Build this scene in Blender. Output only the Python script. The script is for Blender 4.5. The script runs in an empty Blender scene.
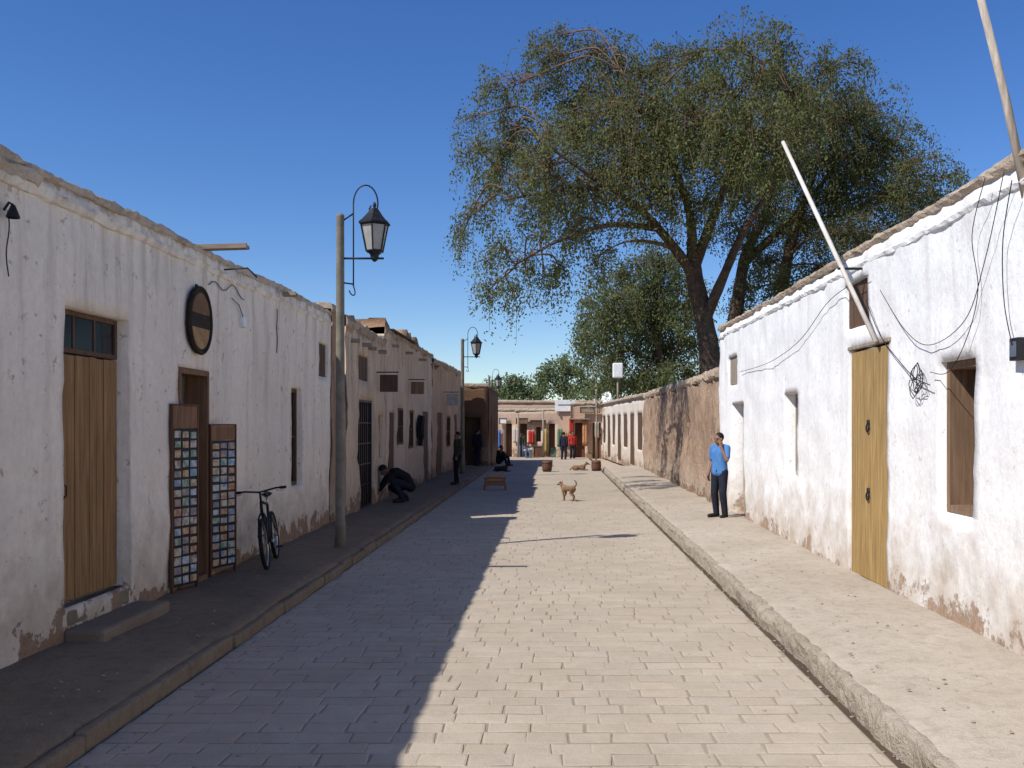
import bpy, bmesh, math, random
from mathutils import Vector, Matrix, noise, Euler
random.seed(11)
S=bpy.context.scene; COL=S.collection
F=950.0; VX=554.0; VY=424.0; H=2.0
Z=Vector((0,0,1))
def P(px,py,Y): return Vector(((px-VX)*Y/F, Y, H-(py-VY)*Y/F))
def R(a): return math.radians(a)
def nz(v,s=1.0,o=0.0): return noise.noise(Vector((v[0]*s+o,v[1]*s+o*1.7,v[2]*s-o)))
rnd=random.uniform
# ------------------------------------------------------------------ materials
class NT:
    def __init__(s,name):
        s.m=bpy.data.materials.new(name); s.m.use_nodes=True; s.t=s.m.node_tree
        s.b=s.t.nodes['Principled BSDF']; s.b.inputs['Specular IOR Level'].default_value=.2
        s.tc=s.n('ShaderNodeTexCoord'); s.obj=s.tc.outputs['Object']
    def n(s,t,**k):
        x=s.t.nodes.new(t)
        for a,b in k.items(): setattr(x,a,b)
        return x
    def put(s,sock,v):
        if isinstance(v,bpy.types.NodeSocket): s.t.links.new(v,sock)
        elif v is not None:
            if isinstance(v,(tuple,list)) and len(v)==3 and sock.type=='RGBA': v=(*v,1)
            sock.default_value=v
    def mapv(s,scale,vec=None):
        x=s.n('ShaderNodeMapping'); s.put(x.inputs[0],vec or s.obj); x.inputs['Scale'].default_value=scale; return x.outputs[0]
    def noise(s,scale,detail=4,rough=.6,vec=None,dist=0):
        x=s.n('ShaderNodeTexNoise'); s.put(x.inputs['Vector'],vec or s.obj)
        x.inputs['Scale'].default_value=scale; x.inputs['Detail'].default_value=detail; x.inputs['Roughness'].default_value=rough; x.inputs['Distortion'].default_value=dist
        return x.outputs['Fac']
    def rng(s,v,a,b,c=0,d=1):
        x=s.n('ShaderNodeMapRange',clamp=True); s.put(x.inputs[0],v)
        for i,q in enumerate((a,b,c,d)): x.inputs[i+1].default_value=q
        return x.outputs[0]
    def math(s,op,a,b=0.0):
        x=s.n('ShaderNodeMath',operation=op); s.put(x.inputs[0],a); s.put(x.inputs[1],b); return x.outputs[0]
    def mix(s,f,a,b,mode='MIX'):
        x=s.n('ShaderNodeMix',data_type='RGBA',blend_type=mode); s.put(x.inputs[0],f); s.put(x.inputs[6],a); s.put(x.inputs[7],b); return x.outputs[2]
    def sep(s):
        x=s.n('ShaderNodeSeparateXYZ'); s.put(x.inputs[0],s.obj); return x.outputs
    def bump(s,h,strength=.5,dist=.02,prev=None):
        x=s.n('ShaderNodeBump'); s.put(x.inputs['Height'],h); x.inputs['Strength'].default_value=strength; x.inputs['Distance'].default_value=dist
        if prev: s.put(x.inputs['Normal'],prev)
        return x.outputs[0]
    def fin(s,col,rough=.9,nor=None,metal=0):
        s.put(s.b.inputs['Base Color'],col); s.put(s.b.inputs['Roughness'],rough); s.b.inputs['Metallic'].default_value=metal
        if nor is not None: s.put(s.b.inputs['Normal'],nor)
        return s.m
def sc(c,k): return tuple(min(1,x*k) for x in c[:3])
def plain(name,c,rough=.8,var=.2,scale=9,bs=40,bd=.006,metal=0,bstr=.4):
    a=NT(name); f=a.noise(scale,3); f2=a.noise(scale*5,2)
    col=a.mix(a.rng(f,.3,.7),sc(c,1-var),sc(c,1+var)); col=a.mix(a.rng(f2,.45,.75,0,.35),col,sc(c,1-var*1.5))
    return a.fin(col,rough,a.bump(a.noise(bs,2),bstr,bd),metal)
def plaster(name,white,stain=(.40,.33,.27),adobe=(.25,.155,.095),zbase=.15,ztop=4.1,k=1.0,tk=1.0,stk=.45,big_k=.4,bumpk=.7,soft=.05,bd=.03):
    a=NT(name); x,y,z=a.sep()
    big=a.noise(.7,4); mid=a.noise(2.6,5,.65); fine=a.noise(14,4,.7)
    col=a.mix(a.rng(fine,.35,.7),white,sc(white,.86))
    col=a.mix(a.rng(big,.42,.68,0,big_k),col,sc(white,.72))
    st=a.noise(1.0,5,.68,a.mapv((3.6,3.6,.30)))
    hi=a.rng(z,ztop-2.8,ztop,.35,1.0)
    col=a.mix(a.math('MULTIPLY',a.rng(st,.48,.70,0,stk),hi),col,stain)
    chips=a.noise(6.5,4,.72)
    col=a.mix(a.rng(chips,.61,.67,0,.5*min(1.6,stk/.4)),col,stain)
    g=a.math('SUBTRACT',a.math('MULTIPLY',mid,1.9),a.math('MULTIPLY',z,.75))
    col=a.mix(a.rng(g,.1,.95,0,.75*min(k,1.2)),col,(.47,.375,.28))
    en=a.math('ADD',a.math('MULTIPLY',a.noise(1.9,8,.74),2.7),a.math('MULTIPLY',chips,.6))
    e=a.math('SUBTRACT',en,a.math('MULTIPLY',a.math('SUBTRACT',z,zbase),1.1))
    em=a.rng(e,1.62-.25*(k-1)-soft,1.62-.25*(k-1)+soft,0,.92)
    t=a.math('SUBTRACT',a.math('MULTIPLY',a.noise(2.6,6,.72),2.2),a.math('MULTIPLY',a.math('SUBTRACT',ztop,z),3.2))
    tm=a.rng(t,.72,.95,0,.8*tk)
    mud=a.mix(a.rng(fine,.3,.7),sc(adobe,.75),sc(adobe,1.35))
    col=a.mix(em,col,mud); col=a.mix(tm,col,sc(adobe,1.5))
    h=a.math('SUBTRACT',a.math('ADD',a.noise(10,5,.66,a.mapv((1,1,.5))),a.math('MULTIPLY',fine,.5)),a.math('MULTIPLY',em,.5))
    return a.fin(col,.95,a.bump(h,bumpk,bd))
def wood(name,c,axis=2,rough=.75,dark=.55):
    a=NT(name); s=[14,14,14]; s[axis]=.9
    g=a.noise(1.6,5,.65,a.mapv(tuple(s)),.4); g2=a.noise(1.3,3)
    col=a.mix(a.rng(g,.32,.68),sc(c,dark),sc(c,1.2)); col=a.mix(a.rng(g2,.45,.7,0,.5),col,sc(c,.7))
    return a.fin(col,rough,a.bump(g,.5,.006))
def earth(name,c,c2,c3=None,bd=.02,st=.7):
    a=NT(name); n1=a.noise(.9,5,.62); n2=a.noise(7,5,.7); n3=a.noise(60,2,.7)
    col=a.mix(a.rng(n1,.36,.64),c,c2); col=a.mix(a.rng(n2,.48,.70,0,.65),col,c3 or sc(c2,.7)); col=a.mix(a.rng(n3,.55,.75,0,.5),col,sc(c,.6))
    return a.fin(col,.97,a.bump(a.math('ADD',n2,a.math('MULTIPLY',n3,.35)),st,bd))
def leafmat(name,c1,c2,c3):
    a=NT(name); g=a.n('ShaderNodeNewGeometry'); r=g.outputs['Random Per Island']
    col=a.mix(a.rng(r,0,1),c1,c2); col=a.mix(a.rng(a.noise(.8,2),.45,.7,0,.6),col,c3)
    a.fin(col,.7)
    tr=a.n('ShaderNodeBsdfTranslucent'); a.put(tr.inputs[0],a.mix(.5,col,sc(c2,1.3))); mx=a.n('ShaderNodeMixShader'); mx.inputs[0].default_value=.35
    out=a.t.nodes['Material Output']; a.t.links.new(a.b.outputs[0],mx.inputs[1]); a.t.links.new(tr.outputs[0],mx.inputs[2]); a.t.links.new(mx.outputs[0],out.inputs[0])
    return a.m
def pavermat():
    a=NT('paver stone'); at=a.n('ShaderNodeAttribute'); at.attribute_name='Col'
    n1=a.noise(6,4,.7); n2=a.noise(50,3,.7); n0=a.noise(.5,5,.62); n3=a.noise(2.2,5,.7)
    c=a.mix(a.rng(n1,.35,.7,0,.5),at.outputs['Color'],(.36,.29,.21)); c=a.mix(a.rng(n2,.52,.72,0,.5),c,(.26,.205,.14))
    c=a.mix(a.rng(n0,.44,.66,0,.65),c,(.365,.298,.218)); c=a.mix(a.rng(n3,.50,.68,0,.5),c,(.48,.405,.31))
    return a.fin(c,.95,a.bump(a.math('ADD',a.noise(18,4,.7),a.math('MULTIPLY',n2,.4)),.6,.010))
M=dict(
 whiteL=plaster('left whitewash',(.87,.76,.625),stain=(.40,.31,.22),k=1.4,tk=.9,stk=.75,big_k=.5,bumpk=.75,soft=.05,bd=.026),
 whiteR=plaster('right whitewash',(.91,.885,.845),adobe=(.33,.22,.145),k=1.15,stk=.34,tk=.35,big_k=.2,bumpk=.55,soft=.07,bd=.022),
 creamB=plaster('cream wash',(.68,.52,.37),ztop=4.0,stain=(.29,.185,.12),k=1.7,stk=1.0,big_k=.8,tk=1.6,bd=.045),
 creamC=plaster('pale beige wash',(.69,.54,.40),ztop=4.4,stain=(.34,.23,.15),k=1.6,stk=1.0,big_k=.8,tk=1.4,bd=.045),
 creamD=plaster('pinkish wash',(.56,.38,.255),ztop=4.3,stain=(.29,.185,.12),k=1.6,stk=1.0,big_k=.8,tk=1.4,bd=.045),
 lowwhite=plaster('pale wash',(.74,.64,.53),ztop=3.2,k=1.1,soft=.1),
 ochre=plaster('ochre wash',(.64,.455,.325),ztop=3,k=1.1,tk=.5,soft=.1),
 orange=plaster('terracotta wash',(.60,.39,.265),ztop=3.2,k=1.1,tk=.5,soft=.1),
 pink=plaster('pink adobe',(.47,.325,.22),stain=(.19,.11,.068),adobe=(.27,.165,.10),ztop=3.2,k=1.3,stk=1.0,tk=1.2,big_k=.7,bumpk=1,bd=.07),  # darker brown vertical streaks mixed strongly into the pinkish brown base
 brick=plaster('dark adobe brick',(.17,.095,.055),stain=(.11,.06,.035),adobe=(.13,.075,.045),ztop=3.7,k=1),
 mud=earth('mud cap',(.38,.285,.20),(.50,.40,.30),(.24,.16,.10),.035,1),
 mudpale=earth('pale mud cap',(.48,.38,.28),(.62,.52,.41),(.28,.19,.125),.04,1),
 roof=earth('roof mud',(.36,.27,.19),(.42,.33,.24)),
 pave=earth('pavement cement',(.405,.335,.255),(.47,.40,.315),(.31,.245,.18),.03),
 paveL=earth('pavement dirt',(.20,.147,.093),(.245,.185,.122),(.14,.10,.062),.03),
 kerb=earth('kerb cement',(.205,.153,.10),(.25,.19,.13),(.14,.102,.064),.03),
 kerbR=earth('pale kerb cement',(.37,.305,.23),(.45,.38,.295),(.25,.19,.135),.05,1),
 ground=earth('desert ground',(.45,.36,.27),(.50,.40,.30)),
 bed=earth('joint sand',(.31,.25,.18),(.37,.30,.225)),
 gutter=earth('gutter dirt',(.075,.052,.036),(.13,.09,.06)),
 paver=pavermat(),
 doorL=wood('orange brown planks',(.31,.175,.075)),
 doorR=wood('weathered tan planks',(.42,.27,.105)),
 darkwood=wood('dark wood',(.13,.075,.045)),
 redwood=wood('red brown wood',(.15,.07,.042)),
 shutwood=wood('light brown shutter wood',(.24,.13,.07)),
 standwood=wood('orange brown stand wood',(.34,.16,.075),0),
 brownwood=wood('rough brown wood',(.24,.15,.09)),
 greywood=wood('grey weathered wood',(.36,.29,.22)),
 greywoodx=wood('grey beam',(.33,.25,.18),0),
 polewood=wood('pale pole wood',(.52,.43,.34)),
 whitepole=plain('white painted pole',(.66,.60,.52),.7,.15,6),
 black=plain('black paint',(.018,.018,.018),.5,.3),
 signbrown=plain('dark brown sign paint',(.035,.025,.018),.8,.3),
 iron=plain('black iron',(.02,.02,.022),.45,.3,12,40,.003),
 postgrey=plain('grey green post paint',(.20,.175,.13),.6,.25,5,50,.004),
 glassdark=plain('dark window glass',(.02,.022,.025),.12,.2,3,3,.002),
 lampglass=plain('dusty lamp glass',(.36,.34,.30),.25,.15,6,6,.002),
 tan=plain('muted tan sign paint',(.36,.22,.105),.85,.3),
 orangep=plain('brown sign paint',(.19,.11,.06),.85,.25),
 rubber=plain('tyre rubber',(.015,.015,.015),.8,.2),
 steel=plain('worn steel',(.45,.45,.46),.35,.15,8,30,.001,.9),
 bikepaint=plain('dark bike paint',(.02,.022,.03),.35,.2),
 white=plain('white enamel',(.78,.77,.74),.6,.1),
 stone=earth('pebble stone',(.28,.225,.165),(.38,.315,.25)),
 step=earth('step stone',(.20,.155,.105),(.25,.195,.14)),
 bark=plain('bark',(.105,.07,.046),.95,.4,5,22,.05,0,.9),
 twig=plain('twig bark',(.15,.092,.056),.95,.3,5,22,.01),
 skin=plain('brown skin',(.26,.135,.085),.55,.1),
 hair=plain('black hair',(.012,.01,.009),.6,.3),
 blueshirt=plain('blue shirt cloth',(.075,.20,.44),.9,.15,10),
 navy=plain('dark navy cloth',(.018,.02,.032),.9,.3,10),
 blackcloth=plain('black cloth',(.014,.013,.014),.95,.3),
 jean=plain('blue jean cloth',(.10,.13,.19),.9,.2),
 redcloth=plain('red cloth',(.45,.04,.03),.9,.2),
 olive=plain('olive cloth',(.05,.055,.035),.9,.3),
 palecloth=plain('pale cloth',(.5,.47,.42),.9,.2),
 shoe=plain('dark shoe leather',(.025,.02,.018),.6,.2),
 eye=plain('dark eye',(.01,.008,.007),.3,.1),
 lip=plain('lip skin',(.20,.075,.06),.5,.1),
 dogtan=plain('tan fur',(.225,.13,.068),.95,.4,7,80,.01),
 dogbrown=plain('brown fur',(.22,.13,.07),.95,.35,7,80,.01),
 dogdark=plain('dark fur',(.06,.04,.03),.95,.35,7,80,.01),
 leafA=leafmat('olive leaf',(.072,.094,.028),(.165,.184,.062),(.145,.13,.052)),
 leafB=leafmat('dark olive leaf',(.06,.082,.026),(.135,.155,.052),(.12,.11,.045)),
 leafC=leafmat('green leaf',(.078,.108,.036),(.165,.19,.07),(.12,.125,.05)),
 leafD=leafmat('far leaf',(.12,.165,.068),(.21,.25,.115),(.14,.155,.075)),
 yellow=plain('yellow cloth',(.60,.45,.14),.9,.2),
 orangecloth=plain('orange cloth',(.50,.24,.11),.9,.2),
 bluecloth=plain('blue cloth',(.08,.15,.4),.9,.2),
 greencloth=plain('green cloth',(.10,.2,.12),.9,.2),
)
def cardmat(i,a_,b_):
    a=NT('postcard print'); f=a.rng(a.noise(16,3,.5,a.obj),.42,.58); return a.fin(a.mix(f,sc(a_,.72),sc(b_,.72)),.4)
CARDS=[cardmat(i,*c) for i,c in enumerate([((.20,.30,.52),(.62,.50,.36)),((.5,.32,.19),(.68,.62,.5)),((.22,.4,.56),(.68,.69,.70)),((.5,.22,.13),(.68,.5,.3)),((.18,.3,.23),(.55,.57,.48)),((.68,.63,.56),(.36,.27,.2)),((.25,.25,.32),(.58,.38,.27)),((.70,.67,.62),(.26,.37,.5))])]
# ------------------------------------------------------------------ mesh helpers
WORLD=set()
def tag(o,label=None,cat=None,group=None,kind=None):
    if label: o['label']=label
    if cat: o['category']=cat
    if group: o['group']=group
    if kind: o['kind']=kind
    return o
def thing(name,label,cat,loc=(0,0,0),rot=(0,0,0),group=None,world=False):
    o=bpy.data.objects.new(name,None); o.empty_display_size=.2; COL.objects.link(o); o.location=loc; o.rotation_euler=rot
    if world: WORLD.add(o.name)
    return tag(o,label,cat,group)
def link(name,me,parent=None):
    o=bpy.data.objects.new(name,me); COL.objects.link(o)
    if parent:
        o.parent=parent
        if parent.name in WORLD: o.matrix_parent_inverse=Matrix.LocRotScale(parent.location,parent.rotation_euler,None).inverted()
    return o
class MB:
    def __init__(s): s.v=[]; s.f=[]
    def add(s,vs,fs):
        b=len(s.v); s.v+= [tuple(v) for v in vs]; s.f+=[tuple(b+i for i in f) for f in fs]
    def obox(s,c,ax,h):
        c=Vector(c); vs=[c+ax[0]*(h[0]*i)+ax[1]*(h[1]*j)+ax[2]*(h[2]*k) for i in(-1,1) for j in(-1,1) for k in(-1,1)]
        s.add(vs,[(0,1,3,2),(4,6,7,5),(0,4,5,1),(2,3,7,6),(0,2,6,4),(1,5,7,3)])
    def box(s,x0,x1,y0,y1,z0,z1):
        s.obox(((x0+x1)/2,(y0+y1)/2,(z0+z1)/2),(Vector((1,0,0)),Vector((0,1,0)),Z),(abs(x1-x0)/2,abs(y1-y0)/2,abs(z1-z0)/2)); return s
    def tube(s,pts,rad,n=8,cap=True):
        pts=[Vector(p) for p in pts]; k=len(pts)
        if not isinstance(rad,(list,tuple)): rad=[rad]*k
        b=len(s.v); ref=None
        for i,p in enumerate(pts):
            d=(pts[min(i+1,k-1)]-pts[max(i-1,0)]); d=d.normalized() if d.length>1e-9 else Z.copy()
            if ref is None: ref=d.orthogonal().normalized()
            ref=(ref-d*ref.dot(d)); ref=ref.normalized() if ref.length>1e-6 else d.orthogonal().normalized()
            q=d.cross(ref)
            for j in range(n):
                t=2*math.pi*j/n; s.v.append(tuple(p+(ref*math.cos(t)+q*math.sin(t))*rad[i]))
        for i in range(k-1):
            for j in range(n):
                s.f.append((b+i*n+j,b+i*n+(j+1)%n,b+(i+1)*n+(j+1)%n,b+(i+1)*n+j))
        if cap: s.f.append(tuple(b+j for j in range(n-1,-1,-1))); s.f.append(tuple(b+(k-1)*n+j for j in range(n)))
        return s
    def lathe(s,prof,n=16,c=(0,0,0),ph=0):
        c=Vector(c); b=len(s.v)
        for r,z in prof:
            for j in range(n):
                t=2*math.pi*j/n+ph; s.v.append((c.x+r*math.cos(t),c.y+r*math.sin(t),c.z+z))
        for i in range(len(prof)-1):
            for j in range(n): s.f.append((b+i*n+j,b+i*n+(j+1)%n,b+(i+1)*n+(j+1)%n,b+(i+1)*n+j))
        s.f.append(tuple(b+j for j in range(n-1,-1,-1))); e=b+(len(prof)-1)*n; s.f.append(tuple(e+j for j in range(n))); return s
    def ring(s,c,R_,r,axis,n=28,m=6):
        axis=Vector(axis); a=axis.orthogonal().normalized(); q=axis.cross(a)
        pts=[Vector(c)+(a*math.cos(2*math.pi*i/n)+q*math.sin(2*math.pi*i/n))*R_ for i in range(n+1)]
        return s.tube(pts,r,m,False)
    def ell(s,c,rad,ax=None,nu=12,nv=8):
        ax=ax or (Vector((1,0,0)),Vector((0,1,0)),Z); c=Vector(c); b=len(s.v)
        s.v.append(tuple(c-ax[2]*rad[2]))
        for i in range(1,nv):
            t=math.pi*i/nv-math.pi/2
            for j in range(nu):
                u=2*math.pi*j/nu
                s.v.append(tuple(c+ax[0]*(rad[0]*math.cos(t)*math.cos(u))+ax[1]*(rad[1]*math.cos(t)*math.sin(u))+ax[2]*(rad[2]*math.sin(t))))
        s.v.append(tuple(c+ax[2]*rad[2])); top=len(s.v)-1
        for j in range(nu):
            s.f.append((b,b+1+(j+1)%nu,b+1+j)); l=b+1+(nv-2)*nu; s.f.append((top,l+j,l+(j+1)%nu))
        for i in range(nv-2):
            for j in range(nu): s.f.append((b+1+i*nu+j,b+1+i*nu+(j+1)%nu,b+1+(i+1)*nu+(j+1)%nu,b+1+(i+1)*nu+j))
        return s
    def cap(s,p0,r0,p1,r1,n=10):
        p0=Vector(p0);p1=Vector(p1); s.tube([p0,p1],[r0,r1],n); s.ell(p0,(r0,)*3,None,n,7); s.ell(p1,(r1,)*3,None,n,7); return s
    def build(s,name,m,parent=None,smooth=False,bev=0):
        me=bpy.data.meshes.new(name); me.from_pydata(s.v,[],s.f); me.materials.append(m); me.update()
        if smooth: me.polygons.foreach_set('use_smooth',[True]*len(me.polygons))
        o=link(name,me,parent)
        if bev: b=o.modifiers.new('Bevel','BEVEL'); b.width=bev; b.segments=2; b.limit_method='ANGLE'
        return o
    def remesh(s,name,m,parent=None,vox=.012,it=3):
        me=bpy.data.meshes.new(name); me.from_pydata(s.v,[],s.f)
        t=bpy.data.objects.new('temporary',me); COL.objects.link(t)
        r=t.modifiers.new('r','REMESH'); r.mode='VOXEL'; r.voxel_size=vox
        q=t.modifiers.new('s','SMOOTH'); q.factor=.5; q.iterations=it
        dg=bpy.context.evaluated_depsgraph_get(); dg.update()
        nm=bpy.data.meshes.new_from_object(t.evaluated_get(dg)); bpy.data.objects.remove(t); bpy.data.meshes.remove(me)
        nm.name=name; nm.materials.clear(); nm.materials.append(m); nm.polygons.foreach_set('use_smooth',[True]*len(nm.polygons))
        return link(name,nm,parent)
class Fr:
    def __init__(s,O,U,flip=False):
        s.O=Vector(O); s.U=Vector(U).normalized(); s.N=s.U.cross(Z)*(-1 if flip else 1)
    def pt(s,u,z,n=0): return s.O+s.U*u+Z*z+s.N*n
    def box(s,mb,u0,u1,z0,z1,n0,n1):
        mb.obox(s.pt((u0+u1)/2,(z0+z1)/2,(n0+n1)/2),(s.U,s.N,Z),((u1-u0)/2,(n1-n0)/2,(z1-z0)/2)); return mb
def lines(L,step,edges):
    fx=sorted(set([0.0,L]+[e for e in edges if 0<e<L])); n=max(1,int(L/step)); out=list(fx)
    for i in range(1,n):
        v=L*i/n
        if min(abs(v-e) for e in fx)>.4*step: out.append(v)
    return sorted(out)
def facade(name,m,parent,fr,L,Ht,ops=(),step=.15,amp=.018,D=5,top=.05,T=.42,seed=0):
    us=lines(L,step,[e for o in ops for e in o[:2]]); zs=lines(Ht,step,[e for o in ops for e in o[2:4]])
    V=[];Fc=[];idx={}
    def inop(u,z):
        for k,o in enumerate(ops):
            if o[0]<u<o[1] and o[2]<z<o[3]: return k
        return -1
    def p(i,j):
        if (i,j) in idx: return idx[(i,j)]
        u,z=us[i],zs[j]; w=fr.pt(u,z); d=amp*(1.3*nz(w,.8,seed)+.8*nz(w,2.7,seed)+.45*nz(w,6.5,seed))
        zz=z+(z/Ht)**8*top*(nz((u,0,0),.45,seed+3)*1.6+nz((u,0,0),1.7,seed)*.9)
        V.append(fr.pt(u,zz,d)); idx[(i,j)]=len(V)-1; return len(V)-1
    cell={}
    for i in range(len(us)-1):
        for j in range(len(zs)-1):
            k=inop((us[i]+us[i+1])/2,(zs[j]+zs[j+1])/2); cell[(i,j)]=k
            if k<0: Fc.append((p(i,j),p(i+1,j),p(i+1,j+1),p(i,j+1)))
    inner={}
    def q(i,j,k):
        if (i,j,k) not in inner:
            a=V[p(i,j)]; V.append(a-fr.N*(ops[k][4]+amp)); inner[(i,j,k)]=len(V)-1
        return inner[(i,j,k)]
    for (i,j),k in cell.items():
        if k<0: continue
        for (di,dj,a,b) in ((-1,0,(i,j),(i,j+1)),(1,0,(i+1,j+1),(i+1,j)),(0,-1,(i+1,j),(i,j)),(0,1,(i,j+1),(i+1,j+1))):
            if cell.get((i+di,j+dj),-1)!=k: Fc.append((p(*a),q(*a,k),q(*b,k),p(*b)))
    nI=len(us)-1;nJ=len(zs)-1
    for i in (0,nI):
        for j in range(nJ):
            b=len(V); V+= [fr.pt(us[i],zs[j],-D),fr.pt(us[i],zs[j+1],-D)]; Fc.append((p(i,j),b,b+1,p(i,j+1)))
    for i in range(nI):
        a0=V[p(i,nJ)];a1=V[p(i+1,nJ)]; b=len(V); V+=[a0-fr.N*T,a1-fr.N*T,a0-fr.N*T-Z*.5,a1-fr.N*T-Z*.5]
        Fc.append((p(i,nJ),p(i+1,nJ),b+1,b)); Fc.append((b,b+1,b+3,b+2))
    if D>T+.1:
        b=len(V); V+=[fr.pt(0,0,-D),fr.pt(L,0,-D),fr.pt(L,Ht,-D),fr.pt(0,Ht,-D)]; Fc.append((b,b+1,b+2,b+3))
    else:
        b=len(V); V+=[fr.pt(0,0,-T),fr.pt(L,0,-T),fr.pt(L,Ht-.4,-T),fr.pt(0,Ht-.4,-T)]; Fc.append((b,b+1,b+2,b+3))
    mb=MB(); mb.v=[tuple(v) for v in V]; mb.f=Fc
    o=mb.build(name,m,parent,True)
    if D>T+.1:
        r=MB(); r.add([fr.pt(.02,Ht-.35,-T+.02),fr.pt(L-.02,Ht-.35,-T+.02),fr.pt(L-.02,Ht-.35,-D+.02),fr.pt(.02,Ht-.35,-D+.02)],[(0,1,2,3)]); r.build('roof',M['roof'],parent)
    return o
def cap(m,parent,fr,L,z,over=.06,h=.14,T=.46,seed=0,step=.08,rough=1.0,u0=0,name='parapet_cap',low=.1):
    prof=[(-.02,-low),(over*.5,-low*.8),(over,-low*.2),(over*.9,h*.45),(over*.3,h*.95),(-T*.5,h),(-T,h*.5),(-T,-.1)]
    mb=MB(); n=int(L/step); V=[];k=len(prof)
    for i in range(n+1):
        u=u0+L*i/n; hz=nz((u,1,2),.35,seed)*.05+nz((u,3,2),2.3,seed)*.016*rough
        for (a,b) in prof:
            w=(u,a*3,b*3); V.append(fr.pt(u,z+b+hz*(1 if b>0 else .5)+nz(w,4.7,seed)*.016*rough+nz(w,11,seed)*.014*rough,a+rough*.014*nz(w,4.6,seed+5)+rough*.015*nz(w,11,seed+2)))
    Fc=[]
    for i in range(n):
        for j in range(k): Fc.append((i*k+j,i*k+(j+1)%k,(i+1)*k+(j+1)%k,(i+1)*k+j))
    Fc.append(tuple(range(k))); Fc.append(tuple(n*k+j for j in range(k)))
    mb.v=[tuple(v) for v in V]; mb.f=Fc; return mb.build(name,m,parent,False)
def planks(name,m,parent,fr,u0,u1,z0,z1,nn,n0,n1):
    mb=MB(); w=(u1-u0)/nn
    for i in range(nn): 
        o=rnd(-.004,.004); fr.box(mb,u0+i*w+.004,u0+(i+1)*w-.004,z0+rnd(0,.01),z1-rnd(0,.01),n0+o,n1+o)
    fr.box(mb,u0+.01,u1-.01,z0+.03,z1-.03,n0-.02,n0+.008)
    return mb.build(name,m,parent,False,.004)
def framebox(name,m,parent,fr,u0,u1,z0,z1,n0,n1,w=.07,bars=0,cross=0):
    mb=MB(); fr.box(mb,u0,u0+w,z0,z1,n0,n1); fr.box(mb,u1-w,u1,z0,z1,n0,n1); fr.box(mb,u0+w,u1-w,z0,z0+w,n0,n1); fr.box(mb,u0+w,u1-w,z1-w,z1,n0,n1)
    for i in range(bars):
        u=u0+w+(u1-u0-2*w)*(i+1)/(bars+1); fr.box(mb,u-.015,u+.015,z0+w,z1-w,n0+.01,n1-.01)
    for i in range(cross):
        z=z0+w+(z1-z0-2*w)*(i+1)/(cross+1); fr.box(mb,u0+w,u1-w,z-.014,z+.014,n0+.012,n1-.012)
    return mb.build(name,m,parent,False,.004)
def window(parent,fr,u0,u1,z0,z1,dep,m=None,bars=1,cross=1,name='window'):
    o=framebox(name,m or M['darkwood'],parent,fr,u0+.005,u1-.005,z0+.005,z1-.005,-dep+.01,-dep+.08,.06,bars,cross)
    mb=MB(); fr.box(mb,u0+.02,u1-.02,z0+.02,z1-.02,-dep+.02,-dep+.03); mb.build('pane',M['glassdark'],o)
    return o
# ------------------------------------------------------------------ camera, sky, sun
cam=bpy.data.cameras.new('camera'); co=bpy.data.objects.new('camera',cam); COL.objects.link(co); S.camera=co
co.location=(0,0,H); co.rotation_euler=(R(90),0,0); cam.sensor_width=36; cam.lens=F*36/1024; cam.shift_x=-(VX-512)/1024; cam.shift_y=(VY-384)/1024; cam.clip_end=5000
w=bpy.data.worlds.new('World'); S.world=w; w.use_nodes=True; nt=w.node_tree
sky=nt.nodes.new('ShaderNodeTexSky'); sky.sky_type='NISHITA'; sky.sun_disc=False
SD=Vector((.79,.52,-1)); el=math.atan2(1,math.hypot(.79,.52))
sky.sun_elevation=el; sky.sun_rotation=math.atan2(-.79,-.52); sky.altitude=1500; sky.air_density=1.15; sky.dust_density=.2; sky.ozone_density=4.5
hs=nt.nodes.new('ShaderNodeHueSaturation'); hs.inputs['Hue'].default_value=.512; hs.inputs['Saturation'].default_value=1.23; nt.links.new(sky.outputs[0],hs.inputs['Color'])
nt.links.new(hs.outputs[0],nt.nodes['Background'].inputs[0]); nt.nodes['Background'].inputs[1].default_value=.132
sl=bpy.data.lights.new('sun','SUN'); sl.energy=5.0; sl.angle=R(.5); sl.color=(1,.98,.94); so=bpy.data.objects.new('sun',sl); COL.objects.link(so); so.rotation_euler=SD.to_track_quat('-Z','Y').to_euler(); so.location=(-20,-15,30)
S.view_settings.view_transform='Standard'; S.view_settings.look='None'; S.view_settings.exposure=0
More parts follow.
